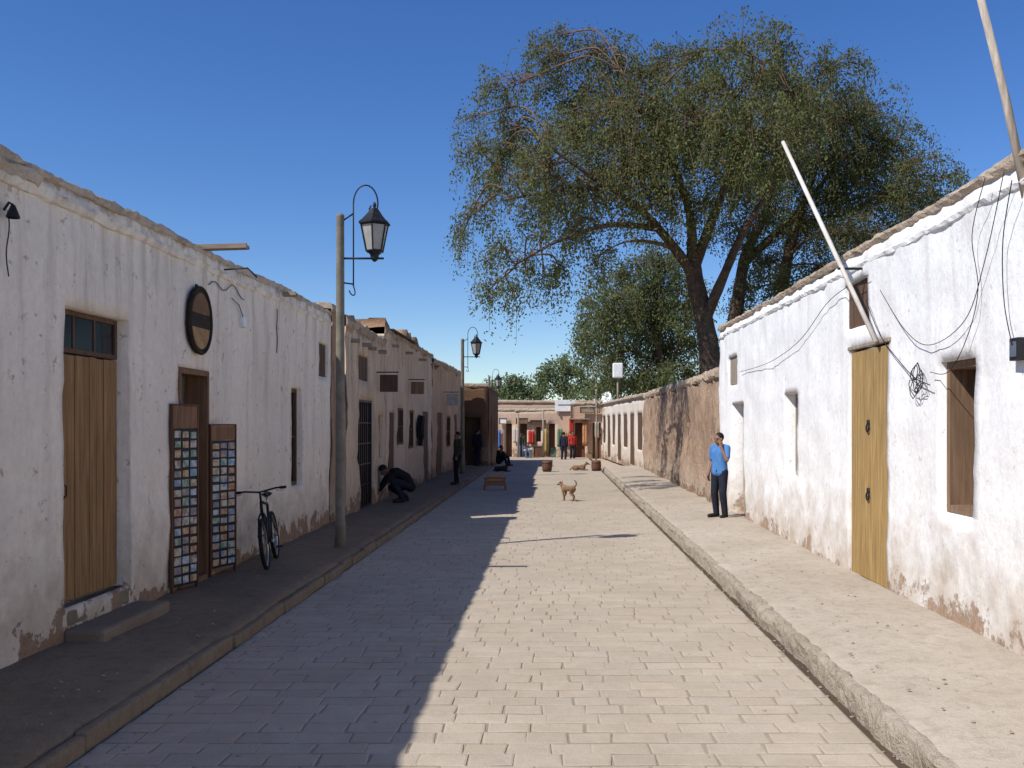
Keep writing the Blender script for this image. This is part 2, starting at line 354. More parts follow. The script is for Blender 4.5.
# ------------------------------------------------------------------ ground
mb=MB(); mb.add([(-1500,-300,-.08),(1500,-300,-.08),(1500,2500,-.08),(-1500,2500,-.08)],[(0,1,2,3)]); tag(mb.build('ground',M['ground']),kind='structure')
XL=-2.85; XR=2.01
mb=MB(); mb.add([(XL,-4,-.008),(XR,-4,-.008),(XR,60,-.008),(XL,60,-.008),(XR,-4,-.08),(XR,60,-.08)],[(0,1,2,3),(1,4,5,2)]); tag(mb.build('road_bed',M['bed']),kind='structure')
V=[];Fc=[];C=[]
y=2.5
while y<57:
    d=rnd(.185,.22); x=XL+.01+rnd(-.25,0); rowt=rnd(.975,1.025)
    while x<XR-.05:
        wd=rnd(.25,.37); x0=max(x,XL+.005); x1=min(x+wd,XR-.005); x+=wd
        if x1-x0<.06: continue
        g=rnd(.002,.008); b=len(V); dz=rnd(-.002,.001)+.0035*nz((x0,y,0),.35); tl=[rnd(-.0008,.0008) for _ in range(4)]
        cs=[(x0+g,y+g),(x1-g,y+g),(x1-g,y+d-g),(x0+g,y+d-g)]
        cs=[(a+rnd(-.011,.011),q+rnd(-.011,.011)) for a,q in cs]; cx=(x0+x1)/2; cy=y+d/2
        for a,q in cs: V.append((a,q,-.035))
        for a,q in cs: V.append((a,q,dz-.003))
        for k_,(a,q) in enumerate(cs): V.append((a+.011*(1 if a<cx else -1),q+.011*(1 if q<cy else -1),dz+tl[k_]))
        for o in (0,4):
            for j in range(4): Fc.append((b+o+j,b+o+(j+1)%4,b+o+4+(j+1)%4,b+o+4+j))
        Fc.append((b+8,b+9,b+10,b+11))
        t=rowt*rnd(.93,1.07); wm=rnd(-.006,.008); C+= [(.45*t+wm,.375*t,.288*t-wm,1)]*12
    y+=d
me=bpy.data.meshes.new('road'); me.from_pydata(V,[],Fc); me.materials.append(M['paver'])
ca=me.color_attributes.new('Col','FLOAT_COLOR','POINT'); ca.data.foreach_set('color',[c for q in C for c in q])
tag(link('road',me),kind='structure')
def strip(name,m,prof,y0,y1,step=.14,amp=.02,seed=0,smooth=True,hf=0):
    n=int((y1-y0)/step); V=[];k=len(prof)
    for i in range(n+1):
        yy=y0+(y1-y0)*i/n
        for j,(a,b) in enumerate(prof):
            e=1 if j in(0,1,2,3) else .5
            V.append((a+amp*1.5*e*nz((0,yy,j*.2),1.1,seed)+amp*1.0*nz((a,yy,0),4,seed)*(1 if 0<j<k-1 else 0)+hf*nz((a*3,yy,b*5),9,seed),yy,b+(amp*.7*nz((a,yy,0),1.3,seed+2)+amp*.45*nz((a,yy,0),5,seed)+hf*nz((a*3,yy,b*5),8,seed+4)) *(1 if j>0 else 0)))
    Fc=[(i*k+j,i*k+j+1,(i+1)*k+j+1,(i+1)*k+j) for i in range(n) for j in range(k-1)]
    mb=MB(); mb.v=V; mb.f=Fc; return tag(mb.build(name,m,None,smooth),kind='structure')
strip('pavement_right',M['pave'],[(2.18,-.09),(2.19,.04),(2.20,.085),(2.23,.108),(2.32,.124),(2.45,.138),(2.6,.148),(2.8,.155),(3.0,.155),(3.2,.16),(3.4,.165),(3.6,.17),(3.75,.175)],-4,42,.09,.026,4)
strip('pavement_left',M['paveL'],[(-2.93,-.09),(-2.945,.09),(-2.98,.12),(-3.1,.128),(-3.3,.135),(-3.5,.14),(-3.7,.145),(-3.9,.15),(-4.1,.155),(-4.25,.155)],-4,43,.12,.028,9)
mb=MB(); yy=-4
while yy<43:
    l=rnd(.5,1.2); mb.obox((-2.905+rnd(-.014,.014),yy+l/2,.01+rnd(-.02,.008)),(Matrix.Rotation(rnd(-.02,.02),3,'Z')@Vector((1,0,0)),Vector((0,1,0)),Z),(.042,l/2-.002,.1)); yy+=l
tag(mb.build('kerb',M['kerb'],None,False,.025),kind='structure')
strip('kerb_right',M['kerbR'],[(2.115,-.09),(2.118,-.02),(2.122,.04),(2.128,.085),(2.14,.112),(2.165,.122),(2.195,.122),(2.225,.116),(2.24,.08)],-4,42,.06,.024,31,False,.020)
mb=MB(); mb.add([(XR-.002,-4,-.06),(2.2,-4,-.05),(2.2,57,-.05),(XR-.002,57,-.06)],[(0,1,2,3)]); tag(mb.build('gutter',M['gutter']),kind='structure')
mb=MB()
for i in range(1050):
    q=random.random(); yy=4.5+26*random.random()**1.7
    if q<.15: p=(rnd(2.02,2.12),yy,-.05)
    elif q<.55: p=(2.3+1.38*random.random()**.8,yy,.158)
    elif q<.82: p=(-2.98-1.15*random.random()**.6,yy,.142)
    elif q<.94: p=(XL+rnd(0,.3),yy,.0)
    else: p=(rnd(-2.7,1.9),yy,.0)
    r=rnd(.004,.015); mb.ell(p,(r*rnd(.8,1.4),r*rnd(.8,1.4),r*.6),None,6,4)
tag(mb.build('pebbles',M['stone']),'small loose pebbles lying in the gutter and along both pavements','pebbles',kind='stuff')
# ------------------------------------------------------------------ left white house
XW=-4.17
Y0=-4.0
h=thing('adobe_house','long whitewashed left house with an orange brown plank door and round sign','house',(XW,Y0,0),world=True); LH=h
fr=Fr((XW,Y0,0),(0,1,0)); u=lambda Y:Y-Y0
ops=[(u(8.07),u(9.34),.42,3.02,.17),(u(10.55),u(11.48),.15,2.64,.35),(u(15.1),u(15.7),1.0,2.58,.16),(u(16.85),u(17.45),2.85,3.45,.08)]
facade('wall',M['whiteL'],h,fr,u(17.7),4.06,ops,.11,.022,D=6,top=.05,seed=1)
cap(M['mudpale'],h,fr,u(17.7),4.06,.03,.045,seed=2,rough=1.25,low=.05)
cap(M['whiteL'],h,fr,u(17.7),3.90,.045,.012,.1,seed=23,rough=1.2,name='cornice',low=.08)
cap(M['mudpale'],h,fr,2.6,3.99,.075,.04,.1,seed=19,rough=2.2,u0=u(5.0),name='broken_cornice')
d=planks('door',M['doorL'],h,fr,u(8.09),u(9.32),.43,2.62,9,-.17,-.12)
mb=MB(); fr.box(mb,u(8.2),u(8.235),1.3,1.5,-.115,-.09); mb.tube([fr.pt(u(8.22),1.34,-.095),fr.pt(u(8.22),1.38,-.05),fr.pt(u(8.22),1.46,-.05),fr.pt(u(8.22),1.48,-.095)],.008,6); mb.build('handle',M['iron'],d)
t=framebox('transom_window',M['darkwood'],h,fr,u(8.08),u(9.33),2.63,3.01,-.17,-.12,.045,2,0)
mb=MB(); fr.box(mb,u(8.1),u(9.31),2.65,2.99,-.15,-.14); mb.build('pane',M['glassdark'],t)
mb=MB(); fr.box(mb,u(8.05),u(9.45),.08,.25,.0,.36); fr.box(mb,u(8.1),u(9.32),.24,.42,-.16,.015); mb.build('step',M['step'],h,False,.035)
framebox('door_frame',M['shutwood'],h,fr,u(10.56),u(11.47),.15,2.63,-.25,.01,.06)
planks('shop_door',M['shutwood'],h,fr,u(10.63),u(10.9),.2,2.5,3,-.29,-.25)
window(h,fr,u(15.1),u(15.7),1.0,2.58,.16)
planks('shutter',M['darkwood'],h,fr,u(16.86),u(17.44),2.86,3.44,4,-.08,-.03)
for (yy,zz,ln) in ((11.25,4.08,.55),(14.6,3.98,.22)):
    mb=MB(); mb.obox((XW+ln/2-.15,yy,zz),(Vector((1,0,.03)).normalized(),Vector((0,1,0)),Z),(ln/2+.15,.05,.022)); mb.obox((XW+ln/2-.15,yy-.052,zz+.012),(Vector((1,0,.03)).normalized(),Vector((0,1,0)),Z),(ln/2+.15,.012,.03)); mb.build('rain_spout',M['greywoodx'],h,False,.005)
mb=MB(); fr.box(mb,u(12.55),u(12.7),3.28,3.42,0,.07); mb.build('junction_box',M['white'],h,False,.006)
mb=MB(); mb.tube([fr.pt(u(11.4)+.1*i,3.75+.05*math.sin(i*.9)-.01*abs(i-8),.03) for i in range(14)],.006,5); mb.build('wall_cable',M['iron'],h)
mb=MB(); mb.tube([fr.pt(u(12.62),3.42,.04),fr.pt(u(12.4),3.55,.06),fr.pt(u(12.2),3.62,.03)],.006,5); mb.build('wall_cable',M['iron'],h)
mb=MB(); mb.tube([fr.pt(u(14.2),3.72-.06*i,.03+.004*math.sin(i)) for i in range(12)],.007,5); mb.build('wall_cable',M['iron'],h)
mb=MB(); mb.tube([fr.pt(u(12.0),3.95,.0),fr.pt(u(12.0),3.97,.3),fr.pt(u(12.0),3.85,.42)],.010,6); mb.build('bracket',M['iron'],h,True)
o=thing('wall_lamp','small dark wall lamp on an iron arm at the near end of the left house','lamp',fr.pt(u(7.2),3.62,0),world=True)
mb=MB(); mb.tube([fr.pt(u(7.2),3.62,0),fr.pt(u(7.2),3.68,.04),fr.pt(u(7.2),3.66,.07)],.010,6); mb.build('arm',M['iron'],o)
mb=MB(); mb.lathe([(.015,.0),(.05,-.09),(.045,-.1),(.02,-.06)],10,fr.pt(u(7.2),3.66,.07)); mb.build('lamp_shade',M['iron'],o,True)
mb=MB(); mb.tube([fr.pt(u(7.2)+.02*math.sin(i*.7),3.62-.05*i,.03) for i in range(11)],.005,5); mb.build('cord',M['iron'],o)
# round sign
o=thing('round_sign','round black rimmed wall sign with brown and tan fields on the left house','sign',fr.pt(u(11.03),3.2,0),world=True)
def disc(mb,cu,cz,ru,rz,n0,n1,a0=0,a1=360,n=36):
    pts=[(cu+ru*math.cos(R(a0+(a1-a0)*i/n)),cz+rz*math.sin(R(a0+(a1-a0)*i/n))) for i in range(n if a1-a0==360 else n+1)]
    k=len(pts); mb.add([fr.pt(a,b,n0) for a,b in pts]+[fr.pt(a,b,n1) for a,b in pts],[tuple(range(k)),tuple(range(2*k-1,k-1,-1))]+[(i,(i+1)%k,k+(i+1)%k,k+i) for i in range(k)])
mb=MB(); disc(mb,u(11.03),3.2,.33,.38,.03,.07); mb.build('board',M['signbrown'],o,False,.006)
mb=MB(); pts=[fr.pt(u(11.03)+.33*math.cos(R(a)),3.2+.38*math.sin(R(a)),.07) for a in range(0,361,10)]; mb.tube(pts,.022,6,False); mb.build('rim',M['signbrown'],o,True)
mb=MB(); disc(mb,u(11.03),3.24,.27,.28,.065,.076,8,172,18); mb.build('upper_field',M['orangep'],o)
mb=MB(); disc(mb,u(11.03),3.14,.27,.27,.065,.076,186,354,18); mb.build('lower_field',M['tan'],o)
for z_ in (3.5,2.85): mb=MB(); fr.box(mb,u(11.0),u(11.06),z_,z_+.12,-.02,.03); mb.build('mount',M['iron'],o)
# postcard racks
def rack(label,ua,na,ub,nb,z0,z1,cols,rows,clabel,cgroup,topz):
    A=fr.pt(ua,0,na); B=fr.pt(ub,0,nb); f2=Fr(A,B-A); L=(B-A).length
    o=thing('postcard_rack',label,'display rack',A+Z*.155,world=True)
    framebox('frame',M['redwood'],o,f2,0,L,.155,topz,-.025,.012,.022)
    mb=MB(); f2.box(mb,.02,L-.02,z0,z1,-.02,.0); mb.build('backing',M['black'],o)
    if topz-z1>.1:
        mb=MB(); f2.box(mb,.022,L-.022,z1+.003,topz-.025,-.015,.005); mb.build('header_panel',M['shutwood'],o)
    for c in range(cols):
        for r in range(rows):
            cw=(L-.05)/cols; ch=(z1-z0-.03)/rows
            cu=.025+cw*(c+.5); cz=z0+.015+ch*(r+.5); mb=MB(); a=cw*.44*rnd(.8,1); b=ch*.41*rnd(.75,1); k1=rnd(-.006,.006)
            f2.box(mb,cu-a,cu+a,cz-b+k1,cz+b+k1,.006,.010)
            q=mb.build('postcard',random.choice(CARDS)); tag(q,clabel,'postcard',cgroup)
rack('left postcard rack, tall reddish frame beside the plank door step',u(10.28),.03,u(10.68),.17,.22,1.95,3,16,'small printed postcard on the left rack of the shop doorway','postcards on the left rack',2.22)
rack('right postcard rack, standing behind the bicycle on the far side of the shop doorway',u(11.43),.03,u(11.86),.20,.25,1.80,3,15,'small printed postcard on the right rack beside the bicycle','postcards on the right rack',2.0)
# ------------------------------------------------------------------ further left houses
h=thing('garden_wall','short broken brown adobe wall between the two left white houses','wall',(XW,17.71,0),world=True)
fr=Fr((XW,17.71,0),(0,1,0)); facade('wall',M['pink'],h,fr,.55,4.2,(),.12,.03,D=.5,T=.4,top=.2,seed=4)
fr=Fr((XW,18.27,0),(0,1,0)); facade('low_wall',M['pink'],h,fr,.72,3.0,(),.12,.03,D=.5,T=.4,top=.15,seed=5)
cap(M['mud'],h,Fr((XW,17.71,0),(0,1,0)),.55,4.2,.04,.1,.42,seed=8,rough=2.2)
def house(label,x,y0,y1,Ht,m,ops,capm,capkw,name='adobe_house',seed=0,D=6):
    h=thing(name,label,'house',(x,y0,0),world=True); fr=Fr((x,y0,0),(0,1,0))
    facade('wall',m,h,fr,y1-y0,Ht,[(a-y0,b-y0,c,d_,e) for a,b,c,d_,e,k in ops],.18,.05,D=D,top=.3,seed=seed)
    for a,b,c,d_,e,k in ops:
        a-=y0;b-=y0
        if k=='win': window(h,fr,a,b,c,d_,e)
        elif k=='door': planks('door',M['darkwood'],h,fr,a+.01,b-.01,c,d_-.01,6,-e,-e+.05)
        elif k=='grille':
            framebox('door_grille',M['iron'],h,fr,a+.01,b-.01,c,d_,-.08,-.03,.05,6,4)
            planks('door',M['darkwood'],h,fr,a+.01,b-.01,c,d_-.01,6,-e,-e+.05)
        elif k=='shut': planks('shutter',M['darkwood'],h,fr,a+.01,b-.01,c+.01,d_-.01,5,-e,-e+.05)
    cap(capm,h,fr,y1-y0,Ht+.02,**capkw); return h,fr
h,fr=house('small cream left house with an iron grille over its dark door',XW,19.0,23.39,4.0,M['creamB'],[(20.3,21.9,.15,2.53,.2,'grille'),(20.2,21.5,2.95,3.5,.1,'shut'),(22.4,23.0,1.2,2.2,.1,'shut')],M['mud'],dict(over=.05,h=.1,seed=3,rough=2.6),seed=2)
for i in range(4):
    mb=MB(); mb.tube([(XW-.2,19.5+i*1.0,3.72),(XW+.22+rnd(-.08,.1),19.5+i*1.0,3.70)],.045,7); mb.build('roof_beam',M['greywoodx'],h,True)
h,fr=house('pale beige left house with small square windows and a thin dark roof edge',XW,23.4,32.49,4.3,M['creamC'],[(24.2,24.9,.15,2.3,.08,'door'),(25.4,26.3,1.44,2.43,.08,'win'),(27.3,28.2,1.3,2.4,.08,'win'),(30.3,31.6,.15,2.4,.08,'door')],M['mud'],dict(over=.05,h=.06,seed=6,rough=2.2),seed=5)
mb=MB(); fr.box(mb,.5,4.6,4.36,4.40,-.5,.14); mb.build('roof_edge',M['darkwood'],h,False,.008)
for i,yy in enumerate((24.2,26.6,29.4,31.9)):
    mb=MB(); mb.tube([(XW-.2,yy,4.0),(XW+.22,yy,3.98)],.04,7); mb.build('roof_beam',M['greywoodx'],h,True)
h,fr=house('pinkish left house at the far end of the shaded row, next to the brown building',XW,32.5,42.4,4.2,M['creamD'],[(34,35.4,.15,2.4,.08,'door'),(36.8,38.2,1.1,2.3,.08,'win'),(39.6,41,.15,2.4,.08,'door')],M['mud'],dict(over=.06,h=.1,seed=12,rough=2.2),seed=7)
def hang_sign(label,Y,z0,z1,w_,m):
    o=thing('hanging_sign',label,'sign',(XW,Y,z1),world=True)
    mb=MB(); mb.tube([(XW-.05,Y,z1+.06),(XW+.12+w_,Y,z1+.06)],.014,6); mb.build('bracket',M['iron'],o)
    mb=MB(); mb.box(XW+.1,XW+.1+w_,Y-.02,Y+.02,z0,z1); mb.build('board',m,o,False,.008)
hang_sign('small dark wooden sign hanging out over the grille door house front',22.2,2.75,3.15,.42,M['darkwood'])
hang_sign('small brown wooden sign hanging out from the pale beige left house',27.0,2.85,3.2,.38,M['brownwood'])
hang_sign('small pale sign hanging out from the pinkish far left house',36.0,2.7,3.15,.45,M['palecloth'])
fj=Fr((XW,29.0,0),(0,1,0)); mb=MB()
out=[(-.08,2.26),(-.2,2.2),(-.31,1.95),(-.33,1.62),(-.23,1.6),(-.2,1.9),(-.21,1.36),(.19,1.33),(.2,1.9),(.24,1.58),(.34,1.6),(.31,1.95),(.2,2.2),(.08,2.26)]
k=len(out); mb.add([fj.pt(a,b,.06+.02*math.sin(i*2)) for i,(a,b) in enumerate(out)]+[fj.pt(a*.92,b,.16+.03*math.sin(i*1.7)) for i,(a,b) in enumerate(out)],[tuple(range(k)),tuple(range(2*k-1,k-1,-1))]+[(i,(i+1)%k,k+(i+1)%k,k+i) for i in range(k)])
tag(mb.build('hanging_jacket',M['blackcloth'],None,False,.02),'black jacket hanging on the wall of the pale beige left house','jacket')
# brown building
h=thing('brick_shop','dark reddish brown adobe shop with an arched doorway jutting out behind the far left lamps','shop',(-5.6,43,0),world=True)
fb=Fr((-8,43,0),(1,0,0)); facade('wall',M['brick'],h,fb,5.0,3.7,[(3.95,4.65,-.01,2.3,.4)],.2,.03,D=8,top=.06,seed=21)
cap(M['mud'],h,fb,5.0,3.72,.05,.1,seed=14)
fs=Fr((-2.98,43.3,0),(0,1,0)); facade('side_wall',M['brick'],h,fs,7,3.6,[(1.0,2.2,-.01,2.3,.3),(3.6,4.6,1,2.1,.2)],.25,.02,D=.3,T=.25,top=.05,seed=22)
mb=MB(); fb.box(mb,3.85,4.75,2.3,2.45,-.05,.06); mb.build('lintel',M['darkwood'],h,False,.01)
planks('door',M['darkwood'],h,fb,3.97,4.63,-.06,2.29,5,-.4,-.36); planks('door',M['darkwood'],h,fs,1.02,2.18,-.06,2.29,6,-.3,-.26); window(h,fs,3.6,4.6,1,2.1,.2)
# ------------------------------------------------------------------ far cross street
h=thing('far_shop','long ochre shop front closing the street at its far end','shop',(-2,58,0),world=True)
ff=Fr((-9.0,58,-.08),(1,0,0)); q=lambda px,Y=58:(px-VX)*Y/F+9.0
ops=[(q(506),q(512),.02,2.1,.3),(q(520),q(527),.02,2.1,.3),(q(536),q(541),1.0,1.9,.3),(q(549),q(555),.02,2.1,.3)]
facade('wall',M['ochre'],h,ff,10.3,2.95,ops,.25,.03,D=5,top=.12,seed=31); cap(M['mudpale'],h,ff,10.3,2.95,.04,.08,seed=32,step=.15,rough=1.6)
for o_ in (ops[0],ops[1],ops[3]): planks('door',M['darkwood'],h,ff,o_[0]+.01,o_[1]-.01,.0,2.05,3,-.3,-.26)
window(h,ff,*ops[2][:4],.3)
h=thing('far_shop','taller terracotta shop front at the far end, right of the ochre one','shop',(2.3,56.6,0),world=True)
fg=Fr((1.0,56.6,-.08),(1,0,0)); ops=[(.25,.85,.02,2.15,.3),(1.3,1.8,.02,2.15,.3)]
facade('wall',M['orange'],h,fg,2.6,3.3,ops,.2,.03,D=4,top=.06,seed=35); cap(M['mudpale'],h,fg,2.6,3.3,.05,.08,seed=36,step=.15)
for o_ in ops: planks('door',M['redwood'],h,fg,o_[0]+.01,o_[1]-.01,.0,2.1,3,-.3,-.26)
mb=MB(); fg.box(mb,-.1,1.1,2.35,2.41,0,.4)
mb.build('awning',M['greywood'],h)
h=thing('far_house','low pale house with brown roof rising behind the far ochre shop front','house',(-1,70,0),world=True)
fk=Fr((-7,70,-.08),(1,0,0)); facade('wall',M['lowwhite'],h,fk,16,3.7,[(6,7,1,2.4,.2)],.5,.03,D=5,seed=41); cap(M['mud'],h,fk,16,3.7,.1,.15,seed=42,step=.3); window(h,fk,6,7,1,2.4,.2)
o=thing('shop_sign','small white shop sign board above the far ochre shop','sign',ff.pt(q(566),3.1,.1),world=True)
mb=MB(); ff.box(mb,q(555),q(575),2.85,3.55,.1,.15); mb.build('board',M['white'],o,False,.01)
mb=MB(); ff.box(mb,q(558),q(572),3.2,3.28,.15,.156); mb.build('faded_band',M['steel'],o)
for a_ in (q(558),q(571)): mb=MB(); ff.box(mb,a_,a_+.06,2.6,2.85,.08,.14); mb.build('post',M['greywood'],o)
def textile(px,y0,y1,wpx,m,label,Y,cat='textile',name='hanging_textile'):
    c=P(px,(y0+y1)/2,Y); wd=wpx*Y/F; hh=(y1-y0)*Y/F; mb=MB(); nx,ny=8,6
    V=[(c.x-wd/2+wd*i/nx,Y+.03*math.sin(i*1.9)-.02,c.z-hh/2+hh*jj/ny+.02*math.sin(i)) for jj in range(ny+1) for i in range(nx+1)]
    mb.v=V; mb.f=[(jj*(nx+1)+i,jj*(nx+1)+i+1,(jj+1)*(nx+1)+i+1,(jj+1)*(nx+1)+i) for jj in range(ny) for i in range(nx)]
    o=mb.build(name,m,None,True); tag(o,label,cat); s=o.modifiers.new('Solidify','SOLIDIFY'); s.thickness=.02
textile(516,428,443,5,M['palecloth'],'pale textile hanging between the two left doors of the far shop',57.9)
textile(531.5,431,444,6,M['redcloth'],'red textile hanging left of the far shop window',57.9)
textile(545,429,453,3.5,M['yellow'],'narrow yellow banner hanging left of the right door of the far shop',57.9)
textile(560,429,447,5,M['greencloth'],'green textile hanging right of the doors of the far shop',57.9)
textile(566.5,432,446,4,M['orangecloth'],'orange textile hanging at the right end of the far ochre shop',57.9)
textile(585,420,446,5,M['orangecloth'],'orange textile hanging between the doors of the terracotta shop',56.4)
textile(597,422,438,4,M['palecloth'],'pale textile hanging at the right end of the terracotta shop',56.4)
textile(498,430,448,5,M['bluecloth'],'blue textile hanging at the left end of the far ochre shop',57.9)
textile(571.5,418,434,4,M['redcloth'],'dark red textile hanging at the left edge of the terracotta shop',56.4)
def smallboard(px,y0,y1,wpx,m,label,Y):
    c0=P(px-wpx/2,y1,Y); c1=P(px+wpx/2,y0,Y); o=thing('sign_board',label,'sign',c0,world=True); mb=MB(); mb.box(c0.x,c1.x,Y-.05,Y,c0.z,c1.z); mb.build('board',m,o,False,.01); f_=Fr((c0.x,Y-.05,0),(1,0,0)); framebox('frame',M['darkwood'],o,f_,0,c1.x-c0.x,c0.z,c1.z,0,.03,.04)
smallboard(538,420,425,16,M['darkwood'],'dark sign board above the far shop window',57.9)
smallboard(503,418,424,8,M['white'],'small white sign board at the left end of the far shop',57.9)
smallboard(590,407,413,20,M['greywood'],'grey wooden sign board on the upper front of the terracotta shop',56.4)
smallboard(553,447,457,6,M['greencloth'],'small green standing board before the right door of the far shop',57.0)
smallboard(538,446,457,9,M['redwood'],'red brown display board standing under the far shop window',57.3)
smallboard(522,418,424,12,M['brownwood'],'brown sign board above the second door of the far shop',57.9)
for px,Y,hh,lab in ((518,57.0,2.7,'thin wooden post standing before the far shop between its two left doors'),(543,57.1,2.9,'thin wooden post standing before the far shop by the yellow banner')):
    c=P(px,440,Y); o=thing('wooden_post',lab,'post',(c.x,Y,-.08)); mb=MB(); mb.tube([(0,0,-.05),(.02,0,hh*.5),(0,0,hh)],[.06,.05,.05],7); mb.build('post',M['greywood'],o,True)
# right low white house
h=thing('adobe_house','low pale house with dark openings at the far right beyond the adobe wall','house',(3.75,38.9,0),world=True)
A=Vector((3.72,38.9,0)); B=Vector((2.85,57,0)); fw=Fr(A,B-A,True); L=(B-A).length
ops=[(.8+i*2.5,2.3+i*2.5,.16 if i%2 else .9,2.45,.05) for i in range(7)]
facade('wall',M['lowwhite'],h,fw,L,3.15,ops,.25,.03,D=5,top=.06,seed=51); cap(M['mud'],h,fw,L,3.17,.14,.1,seed=52,step=.15)
for i,o_ in enumerate(ops):
    if i%2: planks('door',M['darkwood'],h,fw,o_[0]+.01,o_[1]-.01,.17,2.44,6,-.06,-.02)
    else: planks('shutter',M['darkwood'],h,fw,o_[0]+.01,o_[1]-.01,.91,2.44,6,-.06,-.02)
o=thing('satellite_dish','small grey satellite dish on the roof of the low pale far right house','dish',(3.1,55,2.9),(0,0,0))
mb=MB(); mb.tube([(0,0,-.1),(0,0,.5)],.03,6); mb.build('mast',M['steel'],o)
mb=MB(); mb.lathe([(.02,0),(.2,.03),(.34,.1),(.36,.11),(.32,.13),(.2,.06),(.02,.03)],16); d=mb.build('reflector',M['white'],o,True); d.location=(0,-.05,.6); d.rotation_euler=(R(70),0,R(-40))
o=thing('lamp_mast','white box lamp on a thin mast on the roof of the far right house','mast',(3.42,51,2.75))
mb=MB(); mb.tube([(0,0,-.1),(0,0,1.75)],.045,8); mb.build('post',M['greywood'],o,True)
mb=MB(); mb.box(-.27,.27,-.2,.2,1.72,2.52); mb.build('lamp_box',M['white'],o,False,.06)
o=thing('utility_pole','thin bare wooden pole standing by the far terracotta shop','pole',(2.45,55.2,0))
mb=MB(); mb.tube([(0,0,-.1),(.03,0,2.2),(0,0,4.3)],[.07,.06,.05],8); mb.build('pole',M['greywood'],o,True)
# adobe wall
h=thing('adobe_wall','weathered pinkish brown adobe wall with dark vertical streaks under the big tree','wall',(3.69,21.2,0),world=True)
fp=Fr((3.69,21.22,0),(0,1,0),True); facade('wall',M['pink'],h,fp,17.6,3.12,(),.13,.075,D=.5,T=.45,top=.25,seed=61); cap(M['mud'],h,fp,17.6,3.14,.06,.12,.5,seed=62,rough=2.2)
# ------------------------------------------------------------------ right white house
XB=3.69
h=thing('adobe_house','long sunlit whitewashed adobe house on the right with a weathered tan plank door','house',(XB,Y0,0),world=True)
fr=Fr((XB,Y0,0),(0,1,0),True)
ops=[(u(8.33),u(9.08),1.16,2.59,.34),(u(10.5),u(11.84),.16,2.91,.07),(u(11.16),u(12.05),3.18,3.75,.1),(u(14.4),u(15.2),1.19,2.48,.25),(u(18.4),u(19.8),.16,2.42,.3),(u(19.2),u(20.1),2.8,3.4,.1)]
facade('wall',M['whiteR'],h,fr,u(21.2),4.06,ops,.11,.026,D=6,top=.06,seed=71)
cap(M['mud'],h,fr,u(21.2),4.11,.04,.04,seed=72,rough=1.0,low=.07)
cap(M['whiteR'],h,fr,u(21.2),3.93,.03,.01,.1,seed=77,rough=.8,name='cornice',low=.06)
d=planks('door',M['doorR'],h,fr,u(10.52),u(11.82),.17,2.88,4,-.06,-.01)
for zz in (1.15,1.95):
    mb=MB(); mb.ring(fr.pt(u(11.15),zz,.012),.045,.010,fr.N,14,5); fr.box(mb,u(11.12),u(11.18),zz+.03,zz+.1,-.01,.012); mb.build('handle',M['iron'],d,True)
mb=MB(); fr.box(mb,u(10.45),u(11.9),2.91,2.96,-.1,.015); mb.build('lintel',M['greywood'],h,False,.01)
o=framebox('window',M['brownwood'],h,fr,u(8.335),u(9.075),1.165,2.585,-.33,-.06,.07,0,0)
planks('shutter',M['darkwood'],o,fr,u(8.4),u(9.0),1.23,2.51,3,-.32,-.28)
planks('shutter',M['darkwood'],h,fr,u(11.17),u(12.04),3.19,3.74,4,-.1,-.05)
window(h,fr,u(14.4),u(15.2),1.19,2.48,.25,M['greywood']); planks('door',M['greywood'],h,fr,u(18.42),u(19.78),.17,2.4,6,-.3,-.25)
planks('shutter',M['greywood'],h,fr,u(19.22),u(20.08),2.81,3.39,4,-.1,-.04)
o=thing('meter_box','small dark meter box at the near end of the right white house','box',fr.pt(u(7.55),2.55,0),world=True)
mb=MB(); fr.box(mb,u(7.42),u(7.56),2.5,2.68,0,.07); mb.build('case',M['iron'],o,False,.008); mb=MB(); fr.box(mb,u(7.44),u(7.54),2.53,2.65,.07,.076); mb.build('lid',M['steel'],o)
def cable(label,pts,r=.005,sub=7):
    mb=MB(); out=[]
    for i in range(len(pts)-1):
        p0=Vector(pts[max(i-1,0)]);p1=Vector(pts[i]);p2=Vector(pts[i+1]);p3=Vector(pts[min(i+2,len(pts)-1)])
        for k in range(sub):
            t=k/sub; out.append(.5*((2*p1)+(p2-p0)*t+(2*p0-5*p1+4*p2-p3)*t*t+(3*p1-p0-3*p2+p3)*t**3))
    out.append(Vector(pts[-1])); mb.tube(out,r,5); return tag(mb.build('cable',M['iron'],None,True),label,'cable')
def W(px,py,n=.05):
    Y=(XB-n)*F/(px-VX); return P(px,py,Y)
cable('black cable looping down from the shuttered window to the coil',[W(866,300),W(880,335),W(900,362),W(915,378),W(930,385)])
mb=MB(); pts=[]
for i in range(75):
    t=i*.42; rr_=.10+.045*math.sin(i*.61)+.02*math.sin(i*1.7); pts.append(W(918,381,.05)+Vector((-.004*(i%9),rr_*1.2*math.cos(t)+.04*math.sin(i*.13),rr_*math.sin(t)+.03*math.cos(i*.21))))
mb.tube(pts,.0045,5); tag(mb.build('cable_coil',M['iron'],None,True),'loose coil of black cable hanging left of the right window','cable')
cable('thin black cable running down from the roof edge to the right window',[W(985,178,.12),W(972,235,.06),W(978,290),W(966,340),W(948,372),W(930,372)],.004)
cable('thin black cable sagging from the roof edge towards the shuttered window',[W(1004,172,.12),W(985,260),W(965,320),W(930,345),W(905,330),W(880,290)],.004)
cable('thin black cable hanging straight down from the cornice above the meter box',[W(1012,180,.12),W(1003,240,.06),W(1004,300),W(1012,345,.08)],.0045)
